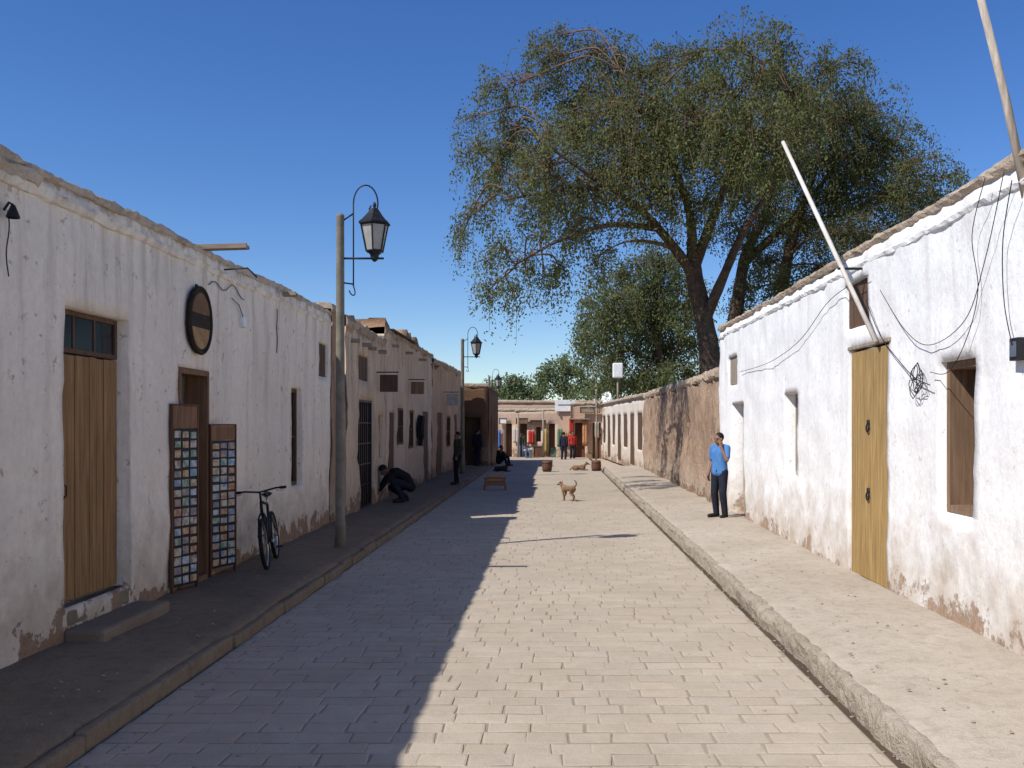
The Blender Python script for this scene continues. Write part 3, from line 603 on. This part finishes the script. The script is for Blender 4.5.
cable('thin cable sagging along the right wall towards its far door',[W(868,275,.06),W(830,300),W(800,340),W(770,362),W(740,372)],.005)
# leaning poles
def pole(label,pts,rad,m):
    o=thing('leaning_pole',label,'pole',pts[0],world=True); mb=MB(); mb.tube(pts,rad,9); mb.build('pole',m,o,True); return o
a=P(783,142,12.6); b=P(876,342,10.72)
o=pole('long white pole leaning out above the tan door of the right house',[b,(a+b)/2+Vector((0,.02,.02)),a],[.027,.029,.025],M['whitepole'])
mb=MB(); c=b.lerp(a,.33); mb.tube([c+Vector((-.05,0,0)),Vector((XB+.1,c.y,c.z))],.015,6); mb.build('bracket',M['iron'],o)
a=P(976,-20,7.4); b=P(1032,225,7.5)
o=pole('rough brown wooden pole rising above the near corner of the right roof',[b,(a+b)/2+Vector((.02,0,0)),a],[.036,.032,.028],M['polewood'])
mb=MB(); c=b.lerp(a,.1); mb.tube([c,Vector((XB+.15,c.y,c.z))],.02,6); mb.build('bracket',M['iron'],o)
# ------------------------------------------------------------------ street lamps
def lamp(label,loc,rz=0,s=1.0):
    o=thing('street_lamp',label,'street lamp',loc,(0,0,rz),'lantern street lamps along the left kerb'); 
    mb=MB(); mb.lathe([(.085,-.1),(.085,.35),(.074,.4),(.068,2.5),(.06,5.0),(.064,5.02),(.03,5.05)],14); mb.build('post',M['postgrey'],o,True)
    mb=MB(); mb.tube([(.04,0,4.37),(.66,0,4.37)],.016,6); mb.tube([(.2,0,3.95),(.2,0,5.2)]+[(.385+.185*math.cos(R(t)),0,5.2+.28*math.sin(R(t))) for t in range(180,-50,-15)]+[(.47,0,5.05),(.44,0,5.12),(.47,0,5.17)],.012,6)
    mb.tube([(.05,0,4.95),(.2,0,5.05)],.012,6); mb.tube([(.05,0,4.0),(.2,0,3.98)],.012,6)
    mb.tube([(.2+.07*math.sin(R(t))*t/300,0,3.95-.07+.07*math.cos(R(t))) for t in range(0,300,25)],.01,6); mb.build('bracket',M['iron'],o,True)
    L=(.52,0,0); ph=R(30)
    mb=MB(); mb.lathe([(.015,5.22),(.03,5.18),(.02,5.14),(.07,5.11),(.12,5.04),(.20,4.95),(.25,4.91),(.25,4.885),(.215,4.88)][::-1],6,L,ph); mb.build('lantern_cap',M['iron'],o)
    mb=MB(); mb.lathe([(.125,4.48),(.208,4.878)],6,L,ph); mb.build('lantern_glass',M['lampglass'],o)
    mb=MB()
    for k in range(6):
        t=ph+k*math.pi/3; mb.tube([(.52+.13*math.cos(t),.13*math.sin(t),4.47),(.52+.214*math.cos(t),.214*math.sin(t),4.88)],.013,5)
    for r,z in ((.135,4.48),(.215,4.875)): 
        mb.tube([(.52+r*math.cos(ph+k*math.pi/3),r*math.sin(ph+k*math.pi/3),z) for k in range(7)],.014,5)
    mb.build('lantern_frame',M['iron'],o); mb=MB(); mb.lathe([(.02,4.32),(.06,4.36),(.07,4.42),(.128,4.47)],6,L,ph); mb.build('lantern_base',M['iron'],o)
    return o
lamp('nearest street lamp, tall post standing between the bicycle and the far left houses',(-3.24,14.4,.14))
lamp('middle street lamp, in front of the pinkish left house',(-3.42,35.5,.14))
lamp('farthest and smallest street lamp, beyond the brown arched shop',(-3.75,55,-.3))
# ------------------------------------------------------------------ bicycle
o=thing('bicycle','dark bicycle leaning by the left wall beside the right postcard rack','bicycle',(-3.72,12.55,.15),(R(7),0,R(-80)))
for x,st in ((.52,0),(-.52,0)):
    c=(x,0,.33); mb=MB(); mb.ring(c,.305,.026,(0,1,0),36,8); wq=mb.build('wheel',M['rubber'],o,True)
    mb=MB(); mb.ring(c,.275,.012,(0,1,0),36,6); mb.tube([(x,-.04,.33),(x,.04,.33)],.022,8)
    for k in range(18): t=2*math.pi*k/18; mb.tube([(x,.02*(-1)**k,.33),(x+.27*math.cos(t),0,.33+.27*math.sin(t))],.0022,4)
    mb.build('rim',M['steel'],wq)
mb=MB(); bb=(-.08,0,.30); st=(-.24,0,.78); ht=(.33,0,.86); hb=(.37,0,.72)
for a_,b_,r in ((bb,st,.018),(st,ht,.018),(bb,hb,.021),(ht,hb,.021)): mb.tube([a_,b_],r,8)
for s in(-1,1): mb.tube([(-.52,s*.055,.33),bb],.009,6); mb.tube([(-.52,s*.055,.33),(-.235,0,.72)],.008,6)
mb.build('frame',M['bikepaint'],o,True)
mb=MB(); 
for s in(-1,1): mb.tube([(.37,s*.02,.71),(.395,s*.05,.64),(.52,s*.05,.33)],.012,6)
mb.build('fork',M['bikepaint'],o,True)
mb=MB(); mb.tube([(.325,0,.86),(.31,0,.97)],.014,8); mb.tube([(.24,-.31,1.0),(.30,-.2,1.01),(.34,0,.98),(.30,.2,1.01),(.24,.31,1.0)],.012,8)
hb_=mb.build('handlebar',M['black'],o,True)
for s in(-1,1):
    mb=MB(); mb.tube([(.235,s*.32,1.0),(.275,s*.245,1.005)],.019,8); mb.build('grip',M['rubber'],hb_,True)
    mb=MB(); mb.tube([(.30,s*.2,1.0),(.36,s*.22,.98),(.34,s*.3,.97)],.006,5); mb.build('brake_lever',M['steel'],hb_)
mb=MB(); mb.tube([st,(-.265,0,.88)],.013,8); mb.build('seat_post',M['steel'],o,True)
mb=MB(); mb.ell((-.32,0,.91),(.1,.075,.03)); mb.cap((-.28,0,.91),.045,(-.14,0,.915),.02); mb.remesh('saddle',M['black'],o,.012,3)
mb=MB(); mb.ring((-.08,.05,.30),.09,.007,(0,1,0),24,5); mb.tube([(-.08,-.07,.30),(-.08,.07,.30)],.015,6); mb.tube([(-.08,.07,.30),(.06,.09,.23)],.009,6); mb.tube([(-.08,-.07,.30),(-.22,-.09,.37)],.009,6)
cr=mb.build('crank',M['steel'],o,True)
for p in ((.06,.13,.23),(-.22,-.13,.37)): mb=MB(); mb.box(p[0]-.045,p[0]+.045,p[1]-.04,p[1]+.04,p[2]-.012,p[2]+.012); mb.build('pedal',M['black'],cr,False,.004)
# ------------------------------------------------------------------ people
def V3(*a): return Vector(a)
def stand(rs=1): 
    J=dict(pelvis=V3(0,0,.93),waist=V3(0,-.005,1.1),chest=V3(0,.0,1.27),neck=V3(0,.01,1.42),head=V3(0,-.02,1.545),f=V3(0,-1,-.05),u=V3(0,0,1))
    for s,k in((1,'L'),(-1,'R')):
        J['hip'+k]=V3(s*.09,0,.9);J['knee'+k]=V3(s*.105,-.03,.49);J['ank'+k]=V3(s*.105,.03,.075);J['toe'+k]=V3(s*.13,-.14,.035)
        J['sh'+k]=V3(s*.175,.01,1.37);J['elb'+k]=V3(s*.225,.04,1.09);J['wr'+k]=V3(s*.235,-.03,.85);J['hd'+k]=V3(s*.0,-.12,-1);J['pn'+k]=V3(-s,0,0)
    return J
def person(label,loc,rz,J,shirt,trousers,vox=.014,long_sleeve=False,scale=1,group=None,hatm=None,hair=None,extra=None):
    B=MB(); X=V3(1,0,0)
    f=J['f'].normalized(); uu=(J['u']-f*J['u'].dot(f)).normalized(); lat=f.cross(uu)
    pel,wa,ch,nk,hd=J['pelvis'],J['waist'],J['chest'],J['neck'],J['head']
    for s in(-1,1):
        B.cap(pel+X*s*.06,.098,wa+X*s*.055,.088); B.cap(wa+X*s*.055,.088,ch+X*s*.07,.098); B.cap(ch+X*s*.07,.098,(J['shL' if s>0 else 'shR']*.55+nk*.45),.06)
    B.cap(J['shL'],.055,J['shR'],.055); B.cap(nk-(nk-ch)*.2,.065,nk,.054); B.cap(nk,.053,hd-uu*.03,.05)
    B.ell(hd+uu*.02-f*.005,(.074,.092,.1),(lat,f,uu)); B.ell(hd+f*.02-uu*.055,(.055,.066,.058),(lat,f,uu))
    B.cap(hd+f*.086+uu*.0,.011,hd+f*.104-uu*.032,.015); B.cap(hd+f*.07+uu*.03-lat*.035,.016,hd+f*.07+uu*.03+lat*.035,.016)
    for s in(-1,1): B.ell(hd+lat*s*.077-uu*.008,(.014,.022,.034),(lat,f,uu))
    for k in 'LR':
        B.cap(J['sh'+k],.052,J['elb'+k],.041); B.cap(J['elb'+k],.041,J['wr'+k],.027)
        B.cap(J['hip'+k],.083,J['knee'+k],.057); B.cap(J['knee'+k],.057,J['ank'+k],.037); hl=J['ank'+k]+V3(0,.035,-.03)
        B.cap(J['ank'+k],.038,hl,.034); B.cap(hl,.034,J['toe'+k],.028)
        h=J['hd'+k].normalized(); pn=J['pn'+k]; pn=(pn-h*pn.dot(h)).normalized(); sd=h.cross(pn); w0=J['wr'+k]
        B.ell(w0+h*.05,(.05,.038,.016),(h,sd,pn))
        ts=1 if k=='L' else -1
        for i,(o_,l) in enumerate(((-.030,.062),(-.010,.075),(.010,.07),(.030,.055))):
            p0=w0+h*.075+sd*o_; p1=p0+h*l*.55+pn*.006; p2=p1+h*l*.42+pn*.02; B.cap(p0,.0095,p1,.0088,7); B.cap(p1,.0088,p2,.0075,7)
        p0=w0+h*.03-sd*.03*ts*1; p1=p0+h*.035-sd*.03*ts+pn*.01; B.cap(p0,.012,p1,.010,7); B.cap(p1,.010,p1+h*.03+pn*.008,.008,7)
    body=B.remesh('person',M['skin'],None,vox,2); tag(body,label,'person',group)
    body.location=loc; body.rotation_euler=(0,0,rz); body.scale=(scale,)*3
    Q=MB()
    for s in(-1,1):
        Q.cap(pel+X*s*.06+V3(0,0,-.03),.118,wa+X*s*.055,.108); Q.cap(wa+X*s*.055,.108,ch+X*s*.07,.116); Q.cap(ch+X*s*.07,.116,(J['shL' if s>0 else 'shR']*.6+nk*.4),.066)
    Q.cap(J['shL'],.068,J['shR'],.068); 
    for k in 'LR':
        e=J['sh'+k].lerp(J['elb'+k],.72); Q.cap(J['sh'+k],.07,e,.066)
        if long_sleeve: Q.cap(e,.066,J['elb'+k],.055); Q.cap(J['elb'+k],.055,J['wr'+k],.038)
    Q.remesh('shirt',shirt,body,max(vox,.012),2)
    Q=MB()
    Q.cap(pel-X*.06,.109,pel+X*.06,.109)
    for k in 'LR': Q.cap(J['hip'+k],.101,J['knee'+k],.076); Q.cap(J['knee'+k],.076,J['ank'+k]+V3(0,0,.01),.062)
    Q.remesh('trousers',trousers,body,max(vox,.012),2)
    for k in 'LR':
        hl=J['ank'+k]+V3(0,.04,-.03); Q=MB(); Q.cap(hl,.045,J['toe'+k],.04); Q.cap(hl,.045,J['ank'+k],.045); s_=Q.remesh('shoe',M['shoe'],body,max(vox,.012),2)
    Q=MB(); Q.ell(hd+uu*.043-f*.02,(.082,.094,.094),(lat,f,uu)); Q.remesh('hair',hair or M['hair'],body,.012,2)
    for s in(-1,1): Q=MB(); Q.ell(hd+f*.083+lat*s*.03+uu*.008,(.012,.01,.008),(lat,f,uu),8,6); Q.build('eye',M['eye'],body,True)
    Q=MB(); Q.ell(hd+f*.083-uu*.062,(.024,.008,.007),(lat,f,uu),8,6); Q.build('mouth',M['lip'],body,True)
    return body
J=stand(); J['elbL']=V3(.25,-.10,1.14); J['wrL']=V3(.14,-.14,1.40); J['hdL']=V3(-.28,.15,1); J['pnL']=V3(-1,.3,-.3)
J['f']=V3(-.2,-1,-.08); J['wrR']=V3(-.22,-.07,.86); J['toeR']=V3(-.16,-.13,.035)
J['ankL']=V3(.13,.0,.075); J['toeL']=V3(.17,-.16,.035); J['kneeL']=V3(.115,-.05,.49)
person('person in a blue shirt and dark trousers standing on the right pavement, hand at head',(3.27,18.75,.155),R(-48),J,M['blueshirt'],M['navy'],.0075)
J=stand(); J.update(pelvis=V3(0,.14,.36),waist=V3(0,.05,.52),chest=V3(0,-.14,.62),neck=V3(0,-.30,.66),head=V3(0,-.41,.67),f=V3(0,-.8,-1),u=V3(0,-1,.8))
for s,k in((1,'L'),(-1,'R')):
    J['hip'+k]=V3(s*.09,.12,.34);J['knee'+k]=V3(s*.15,-.24,.46 if s>0 else .3);J['ank'+k]=V3(s*.13,.06-.1*(s>0),.085);J['toe'+k]=V3(s*.14,-.13-.08*(s>0),.035)
    J['sh'+k]=V3(s*.17,-.21,.65);J['elb'+k]=V3(s*.21,-.38,.46);J['wr'+k]=V3(s*.14,-.5,.27);J['hd'+k]=V3(-s*.2,-.6,-.8);J['pn'+k]=V3(-s,0,0)
person('person all in dark clothes crouching low on the left pavement by the grille door',(-3.58,22.6,.145),R(-75),J,M['blackcloth'],M['navy'],.014,True,1.12)
J=stand(); J['wrL']=V3(.2,-.12,.9); J['kneeL']=V3(.1,-.1,.5); J['ankL']=V3(.1,-.1,.075); J['toeL']=V3(.11,-.27,.035)
person('person in dark olive clothes standing by the left kerb beyond the crouching person',(-2.98,29.4,.14),R(-60),J,M['olive'],M['blackcloth'],.014,True,.97)
J=stand(); J['ankR']=V3(-.1,.14,.09); J['kneeR']=V3(-.1,.02,.5); J['toeR']=V3(-.11,-.02,.035)
person('person in dark blue walking near the brown arched shop',(-3.4,42.3,.14),R(150),J,M['navy'],M['navy'],.014,True,.98)
J=stand(); person('person in a dark blue top standing left of the red one at the far shops',(.55,53.5,-.08),R(160),J,M['navy'],M['navy'],.016,True,.98)
J=stand(); person('person in a red top standing before the far terracotta shop',(1.08,55,-.08),R(20),J,M['redcloth'],M['navy'],.016,True)
J=stand(); person('person in olive clothes standing by the doors of the far ochre shop',(-1.95,57.2,-.08),R(-20),J,M['olive'],M['jean'],.016,True,.96)
def seated():
    J=stand(); J.update(pelvis=V3(0,.1,.1),waist=V3(0,.12,.28),chest=V3(0,.06,.46),neck=V3(0,.0,.61),head=V3(0,-.05,.73))
    for s,k in((1,'L'),(-1,'R')):
        J['hip'+k]=V3(s*.09,.07,.1);J['knee'+k]=V3(s*.14,-.3,.38);J['ank'+k]=V3(s*.12,-.42,-.04);J['toe'+k]=V3(s*.13,-.58,-.08)
        J['sh'+k]=V3(s*.175,.05,.56);J['elb'+k]=V3(s*.22,-.14,.38);J['wr'+k]=V3(s*.12,-.3,.43);J['hd'+k]=V3(-s*.4,-.7,-.3);J['pn'+k]=V3(0,-.3,-1)
    return J
person('person in dark clothes sitting at the shaded kerb before the brown arched shop',(-2.55,45.5,.12),R(60),seated(),M['blackcloth'],M['navy'],.016,True)
person('person in a pale top sitting low in front of the far ochre shop',(-1.55,56.4,.05),R(5),seated(),M['palecloth'],M['jean'],.016,True)
# ------------------------------------------------------------------ dogs
def dog(label,loc,rz,m,sc_=1.0,pose='stand',group=None):
    B=MB()
    if pose=='stand':
        B.ell((0,-.16,.39),(.085,.13,.12)); B.ell((0,.02,.405),(.075,.18,.09)); B.ell((0,.19,.41),(.08,.11,.10))
        B.cap((0,-.22,.44),.07,(0,-.30,.52),.058); B.ell((0,-.34,.55),(.06,.078,.06)); B.cap((0,-.40,.535),.038,(0,-.47,.51),.025)
        for s in(-1,1):
            B.cap((s*.042,-.31,.595),.022,(s*.058,-.305,.65),.008)
            B.cap((s*.065,-.18,.36),.05,(s*.065,-.15,.24),.034); B.cap((s*.065,-.15,.24),.032,(s*.065,-.18+.04*s,.13),.024); B.cap((s*.065,-.18+.04*s,.13),.023,(s*.065,-.17+.04*s,.03),.02); B.cap((s*.065,-.17+.04*s,.022),.021,(s*.065,-.21+.04*s,.018),.018)
            B.cap((s*.065,.19,.38),.07,(s*.072,.12+.04*s,.25),.045); B.cap((s*.072,.12+.04*s,.25),.04,(s*.07,.25+.04*s,.15),.024); B.cap((s*.07,.25+.04*s,.15),.023,(s*.07,.225+.04*s,.03),.019); B.cap((s*.07,.225+.04*s,.022),.021,(s*.07,.185+.04*s,.018),.018)
        t=[(0,.27,.46),(0,.34,.53),(.01,.35,.62),(.03,.29,.68)]
        for i in range(3): B.cap(t[i],.026-.002*i,t[i+1],.024-.003*i)
        hp=V3(0,-.34,.55); nose=(0,-.493,.512)
    else:
        B.ell((0,-.12,.13),(.1,.15,.12)); B.ell((0,.06,.12),(.095,.2,.1)); B.ell((.01,.22,.12),(.1,.13,.1))
        B.cap((0,-.2,.2),.065,(0,-.28,.28),.052); B.ell((0,-.32,.3),(.056,.075,.056)); B.cap((0,-.37,.285),.034,(0,-.445,.265),.023)
        for s in(-1,1):
            B.cap((s*.04,-.29,.345),.02,(s*.055,-.285,.39),.008); B.cap((s*.07,-.12,.1),.045,(s*.08,-.17,.035),.03); B.cap((s*.08,-.17,.03),.026,(s*.075,-.36,.022),.02)
            B.cap((s*.07,.22,.13),.065,(s*.11,.1,.08),.045); B.cap((s*.11,.1,.07),.035,(s*.11,.25,.03),.024); B.cap((s*.11,.25,.025),.022,(s*.11,.13,.02),.018)
        t=[(0,.33,.1),(.05,.42,.04),(.12,.45,.025),(.2,.4,.02)]
        for i in range(3): B.cap(t[i],.024-.003*i,t[i+1],.021-.003*i)
        hp=V3(0,-.32,.3); nose=(0,-.468,.268)
    o=B.remesh('dog',m,None,.011,2); o.location=loc; o.rotation_euler=(0,0,rz); o.scale=(sc_,)*3; tag(o,label,'dog',group)
    Q=MB(); Q.ell(nose,(.014,.012,.011),None,8,6); Q.build('nose',M['black'],o,True)
    for s in(-1,1): Q=MB(); Q.ell(hp+V3(s*.03,-.06,.018),(.009,.009,.009),None,8,6); Q.build('eye',M['eye'],o,True)
    return o
dog('tan brown dog standing in the sunlit middle of the road with its tail raised',(.37,24.7,.0),R(-132),M['dogtan'],.80)
dog('brown dog lying on the far paving between the two barrels',(1.1,41,.0),R(80),M['dogbrown'],1.0,'lie')
dog('dark dog lying in the shade near the left kerb by the brown shop',(-2.2,40,.0),R(70),M['dogdark'],1.0,'lie')
# ------------------------------------------------------------------ barrels, stand
def barrel(label,loc):
    o=thing('barrel',label,'barrel',loc,group='wooden half barrels set across the road'); mb=MB(); mb.lathe([(.17,0),(.2,.1),(.215,.23),(.2,.38),(.185,.46),(.165,.46),(.165,.42)],16); mb.build('staves',M['redwood'],o,True)
    for z_,r in ((.08,.197),(.36,.205)): mb=MB(); mb.ring((0,0,z_),r,.012,(0,0,1),20,6); mb.build('hoop',M['iron'],o,True)
barrel('left of the two small brown barrels set across the far road',(-.29,39.8,0)); barrel('right of the two small brown barrels set across the far road, by the kerb',(1.8,40.5,-.01))
o=thing('trestle_stand','low orange brown wooden stand with goods in the shaded road near the left kerb','stand',P(495,489.5,28.8),world=True); c=P(495,490,28.8)
mb=MB(); mb.box(c.x-.34,c.x+.34,c.y-.22,c.y+.22,.34,.37); mb.build('tabletop',M['standwood'],o,False,.006)
for a_ in(-.3,.3):
    for b_ in(-.17,.17): mb=MB(); mb.tube([(c.x+a_*1.1,c.y+b_,0),(c.x+a_*.9,c.y+b_,.345)],.025,6); mb.build('leg',M['standwood'],o)
mb=MB(); mb.box(c.x-.28,c.x+.28,c.y-.215,c.y-.2,.14,.3); mb.build('front_panel',M['standwood'],o)
mb=MB(); mb.box(c.x-.26,c.x+.26,c.y-.13,c.y+.13,.372,.46)
tag(mb.build('craft_box',M['orangecloth'],None,False,.02),'low orange box of craft goods laid on the low wooden stand','box')
# ------------------------------------------------------------------ trees
def tree(name,label,limbs,clumps,Yc,lm,dens=1.0,leaf=(.105,.024),seed=1,droop=.35,base=None,group=None,twl=1.0,lpt=66,spread=.13,bare=.16,tw=1.0):
    random.seed(seed)
    root=thing(name,label,'tree',base or limbs[0][0][0],world=True,group=group)
    T=MB(); nodes=[]
    def smooth(pts,rad,sub=5):
        o=[];r=[]
        for i in range(len(pts)-1):
            p0=pts[max(i-1,0)];p1=pts[i];p2=pts[i+1];p3=pts[min(i+2,len(pts)-1)]
            for k in range(sub):
                t=k/sub; o.append(.5*((2*p1)+(p2-p0)*t+(2*p0-5*p1+4*p2-p3)*t*t+(3*p1-p0-3*p2+p3)*t**3)); r.append(rad[i]*(1-t)+rad[i+1]*t)
        o.append(pts[-1]);r.append(rad[-1]); return o,r
    for li,(pts,rad) in enumerate(limbs):
        o,r=smooth([Vector(p) for p in pts],rad); r=[q*(1+.13*nz(p,2.2)) for p,q in zip(o,r)]; T.tube(o,r,10)
        st=len(o)//2 if li==0 else 2
        nodes+= [(p,q) for p,q in list(zip(o,r))[st:]]
    T.build('trunk',M['bark'],root,True)
    B=MB(); LV=[];LF=[]
    def addleaf(p,d):
        l=leaf[0]*rnd(.6,1.3); wv=leaf[1]*rnd(.7,1.3); s=d.cross(Vector((rnd(-1,1),rnd(-1,1),rnd(-1,1)))); s=s.normalized()*wv if s.length>1e-5 else Vector((wv,0,0)); b=len(LV)
        LV.extend((tuple(p),tuple(p+d*l*.5+s),tuple(p+d*l),tuple(p+d*l*.5-s))); LF.append((b,b+1,b+2,b+3))
    for (c,r) in clumps:
        bp,br=min(nodes,key=lambda n_:(n_[0]-c).length+max(0,n_[0].z-c.z)*1.2+rnd(0,.8))
        d=c-bp; mid=bp+d*.5+Vector((rnd(-.3,.3),rnd(-.3,.3),.15*d.length)); o,rr=smooth([bp,bp+d*.22+Vector((rnd(-.15,.15),rnd(-.15,.15),.12*d.length)),mid,c],[min(br*.6,.02+.022*d.length),min(br*.5,.018+.017*d.length),.03,.014],4); B.tube(o,rr,6)
        nt_=int(dens*34*(r/1.1)**2)+4; src=o[len(o)//2:]
        for i in range(nt_):
            v=Vector((random.gauss(0,1),random.gauss(0,1),random.gauss(0,.75))).normalized()*r*(random.random()**.5)*rnd(.8,1.25)
            e=c+v; a_=random.choice(src).lerp(c,.5); 
            m_=a_.lerp(e,.6)+Vector((0,0,.12*r)); dr=droop*rnd(.3,1.9)*twl; tip=e+Vector((v.x*.22+rnd(-.15,.15),v.y*.22+rnd(-.15,.15),-dr))
            if (e-a_).length>.2: B.tube([a_,m_,e,tip],[.014*tw,.011*tw,.008*tw,.004*tw],3,False)
            nl=int(lpt*(.22 if random.random()<bare else rnd(.75,1.2)))
            for j in range(nl):
                t=random.random(); 
                if t<.3: p=m_.lerp(e,t/.3)
                else: p=e.lerp(tip,(t-.3)/.7*1.15)
                p=p+Vector((random.gauss(0,spread),random.gauss(0,spread),random.gauss(0,spread*.8)))
                dd=Vector((rnd(-1,1),rnd(-1,1),rnd(-1.7,.2))).normalized(); addleaf(p,dd)
    B.build('branches',M['twig'],root,True)
    me=bpy.data.meshes.new('crown'); me.from_pydata(LV,[],LF); me.materials.append(lm); link('crown',me,root); return root
def lim(px,Y0_): return [P(a,b,Y0_+dy) for a,b,dy in px]
YT=27.0
random.seed(5)
def cl(lst,Y,ds,k=1.0): return [(P(a,b,Y+rnd(-ds,ds)),k*r*Y/F) for a,b,r in lst]
limbs=[(lim([(716,440,0),(712,380,0),(706,330,0),(697,290,0),(692,262,0)],YT),[.40,.33,.28,.27,.23]),
 (lim([(694,275,0),(668,240,-.6),(635,205,-1.2),(590,175,-1.8),(540,140,-2)],YT),[.18,.13,.09,.06,.03]),
 (lim([(692,265,0),(690,215,-.6),(672,160,-1),(650,105,-1),(620,70,-1)],YT),[.18,.13,.09,.06,.03]),
 (lim([(694,268,0),(712,220,-.4),(735,160,-.4),(755,100,0),(765,60,.5)],YT),[.18,.13,.09,.06,.03]),
 (lim([(655,228,-.8),(610,225,-1.6),(560,240,-2),(515,265,-2.2)],YT),[.10,.07,.045,.025]),
 (lim([(612,188,-1.4),(560,190,-2),(505,200,-2.4)],YT),[.08,.055,.025]),
 (lim([(704,322,0),(722,280,-.4),(742,235,-.6),(770,190,-.6),(800,150,-.3)],YT),[.19,.14,.11,.07,.04])]
clumps=cl([(500,92,26),(540,62,34),(592,52,36),(570,108,40),(515,135,32),(495,180,26),(550,160,40),(610,115,42),(645,78,38),(600,175,38),(540,215,30),(500,248,18),(572,232,26),(640,165,40),(655,125,40),(695,90,38),(478,145,16),(474,215,15),(488,290,12),(525,268,18),(595,258,18),(670,195,32),(690,150,42),(738,46,30),(776,45,30),(725,95,38),(752,135,44),(730,185,36),(790,95,42),(635,105,36),(468,118,13),(558,36,16),(640,210,26),(620,70,30),(580,140,38),(670,60,24),(700,120,40),(760,85,42),(500,160,26),(462,235,9),(545,278,12),(700,55,20),(530,180,32),(575,195,32),(655,160,36),(512,290,9),(560,270,12),(485,262,10),(775,150,36),(720,140,36),(620,140,36),(705,205,22)],YT,2.6,1.15)
tree('pepper_tree','largest tree, wide olive green crown arching over the street from behind the adobe wall',limbs,clumps,YT,M['leafA'],.96,seed=3,droop=.62,bare=.18,spread=.125)
YB=31.0
limbs=[(lim([(738,430,0),(732,350,0),(738,300,0),(746,255,0),(765,215,0)],YB),[.34,.27,.22,.18,.13]),
 (lim([(745,262,0),(785,225,.2),(825,180,.4),(860,140,.5)],YB),[.15,.11,.07,.03]),
 (lim([(765,215,0),(780,160,0),(805,110,.2),(830,80,.3)],YB),[.12,.09,.06,.03]),
 (lim([(785,225,.2),(840,215,.4),(890,190,.5)],YB),[.09,.06,.03]),
 (lim([(790,430,0),(783,330,0),(785,270,0),(800,215,0),(815,170,0)],YB),[.28,.22,.19,.14,.08])]
clumps=cl([(830,70,30),(815,115,42),(862,110,34),(888,142,32),(845,160,44),(912,165,26),(795,170,44),(880,200,40),(850,235,40),(805,230,42),(912,200,28),(770,215,34),(825,272,36),(928,185,16),(870,262,30),(958,178,12),(900,235,30),(805,305,30),(830,200,40),(790,130,40),(750,180,34),(840,300,28),(760,315,20),(790,335,20),(727,345,10),(880,290,24),(765,265,26),(738,230,24),(745,290,18),(850,120,36),(870,170,36),(780,285,24)],YB,2.8,1.12)
tree('pepper_tree','darker dense tree rising above the right white roof behind the largest tree',limbs,clumps,YB,M['leafB'],1.12,seed=8,droop=.55,bare=.12,spread=.13)
YC=58.0
limbs=[(lim([(668,440,0),(664,390,0),(655,340,0),(640,300,0)],YC),[.35,.28,.2,.1]),(lim([(660,365,0),(630,350,0),(605,340,0)],YC),[.16,.1,.05]),(lim([(662,380,0),(685,330,0),(690,290,0)],YC),[.16,.1,.05])]
clumps=cl([(622,275,26),(652,262,26),(602,316,24),(640,318,34),(665,352,28),(622,352,26),(592,340,16),(682,310,26),(697,345,20),(650,290,28),(612,300,24),(640,375,20),(672,372,18),(690,285,22),(605,365,14),(625,385,14),(655,385,14),(580,325,8),(690,375,16),(660,325,28),(670,260,18),(590,300,10),(585,355,9)],YC,2.8,1.12)
tree('willow_tree','greener drooping tree filling the space below the largest tree left of its trunk',limbs,clumps,YC,M['leafC'],.44,leaf=(.20,.048),seed=15,droop=1.2,spread=.24,tw=1.6)
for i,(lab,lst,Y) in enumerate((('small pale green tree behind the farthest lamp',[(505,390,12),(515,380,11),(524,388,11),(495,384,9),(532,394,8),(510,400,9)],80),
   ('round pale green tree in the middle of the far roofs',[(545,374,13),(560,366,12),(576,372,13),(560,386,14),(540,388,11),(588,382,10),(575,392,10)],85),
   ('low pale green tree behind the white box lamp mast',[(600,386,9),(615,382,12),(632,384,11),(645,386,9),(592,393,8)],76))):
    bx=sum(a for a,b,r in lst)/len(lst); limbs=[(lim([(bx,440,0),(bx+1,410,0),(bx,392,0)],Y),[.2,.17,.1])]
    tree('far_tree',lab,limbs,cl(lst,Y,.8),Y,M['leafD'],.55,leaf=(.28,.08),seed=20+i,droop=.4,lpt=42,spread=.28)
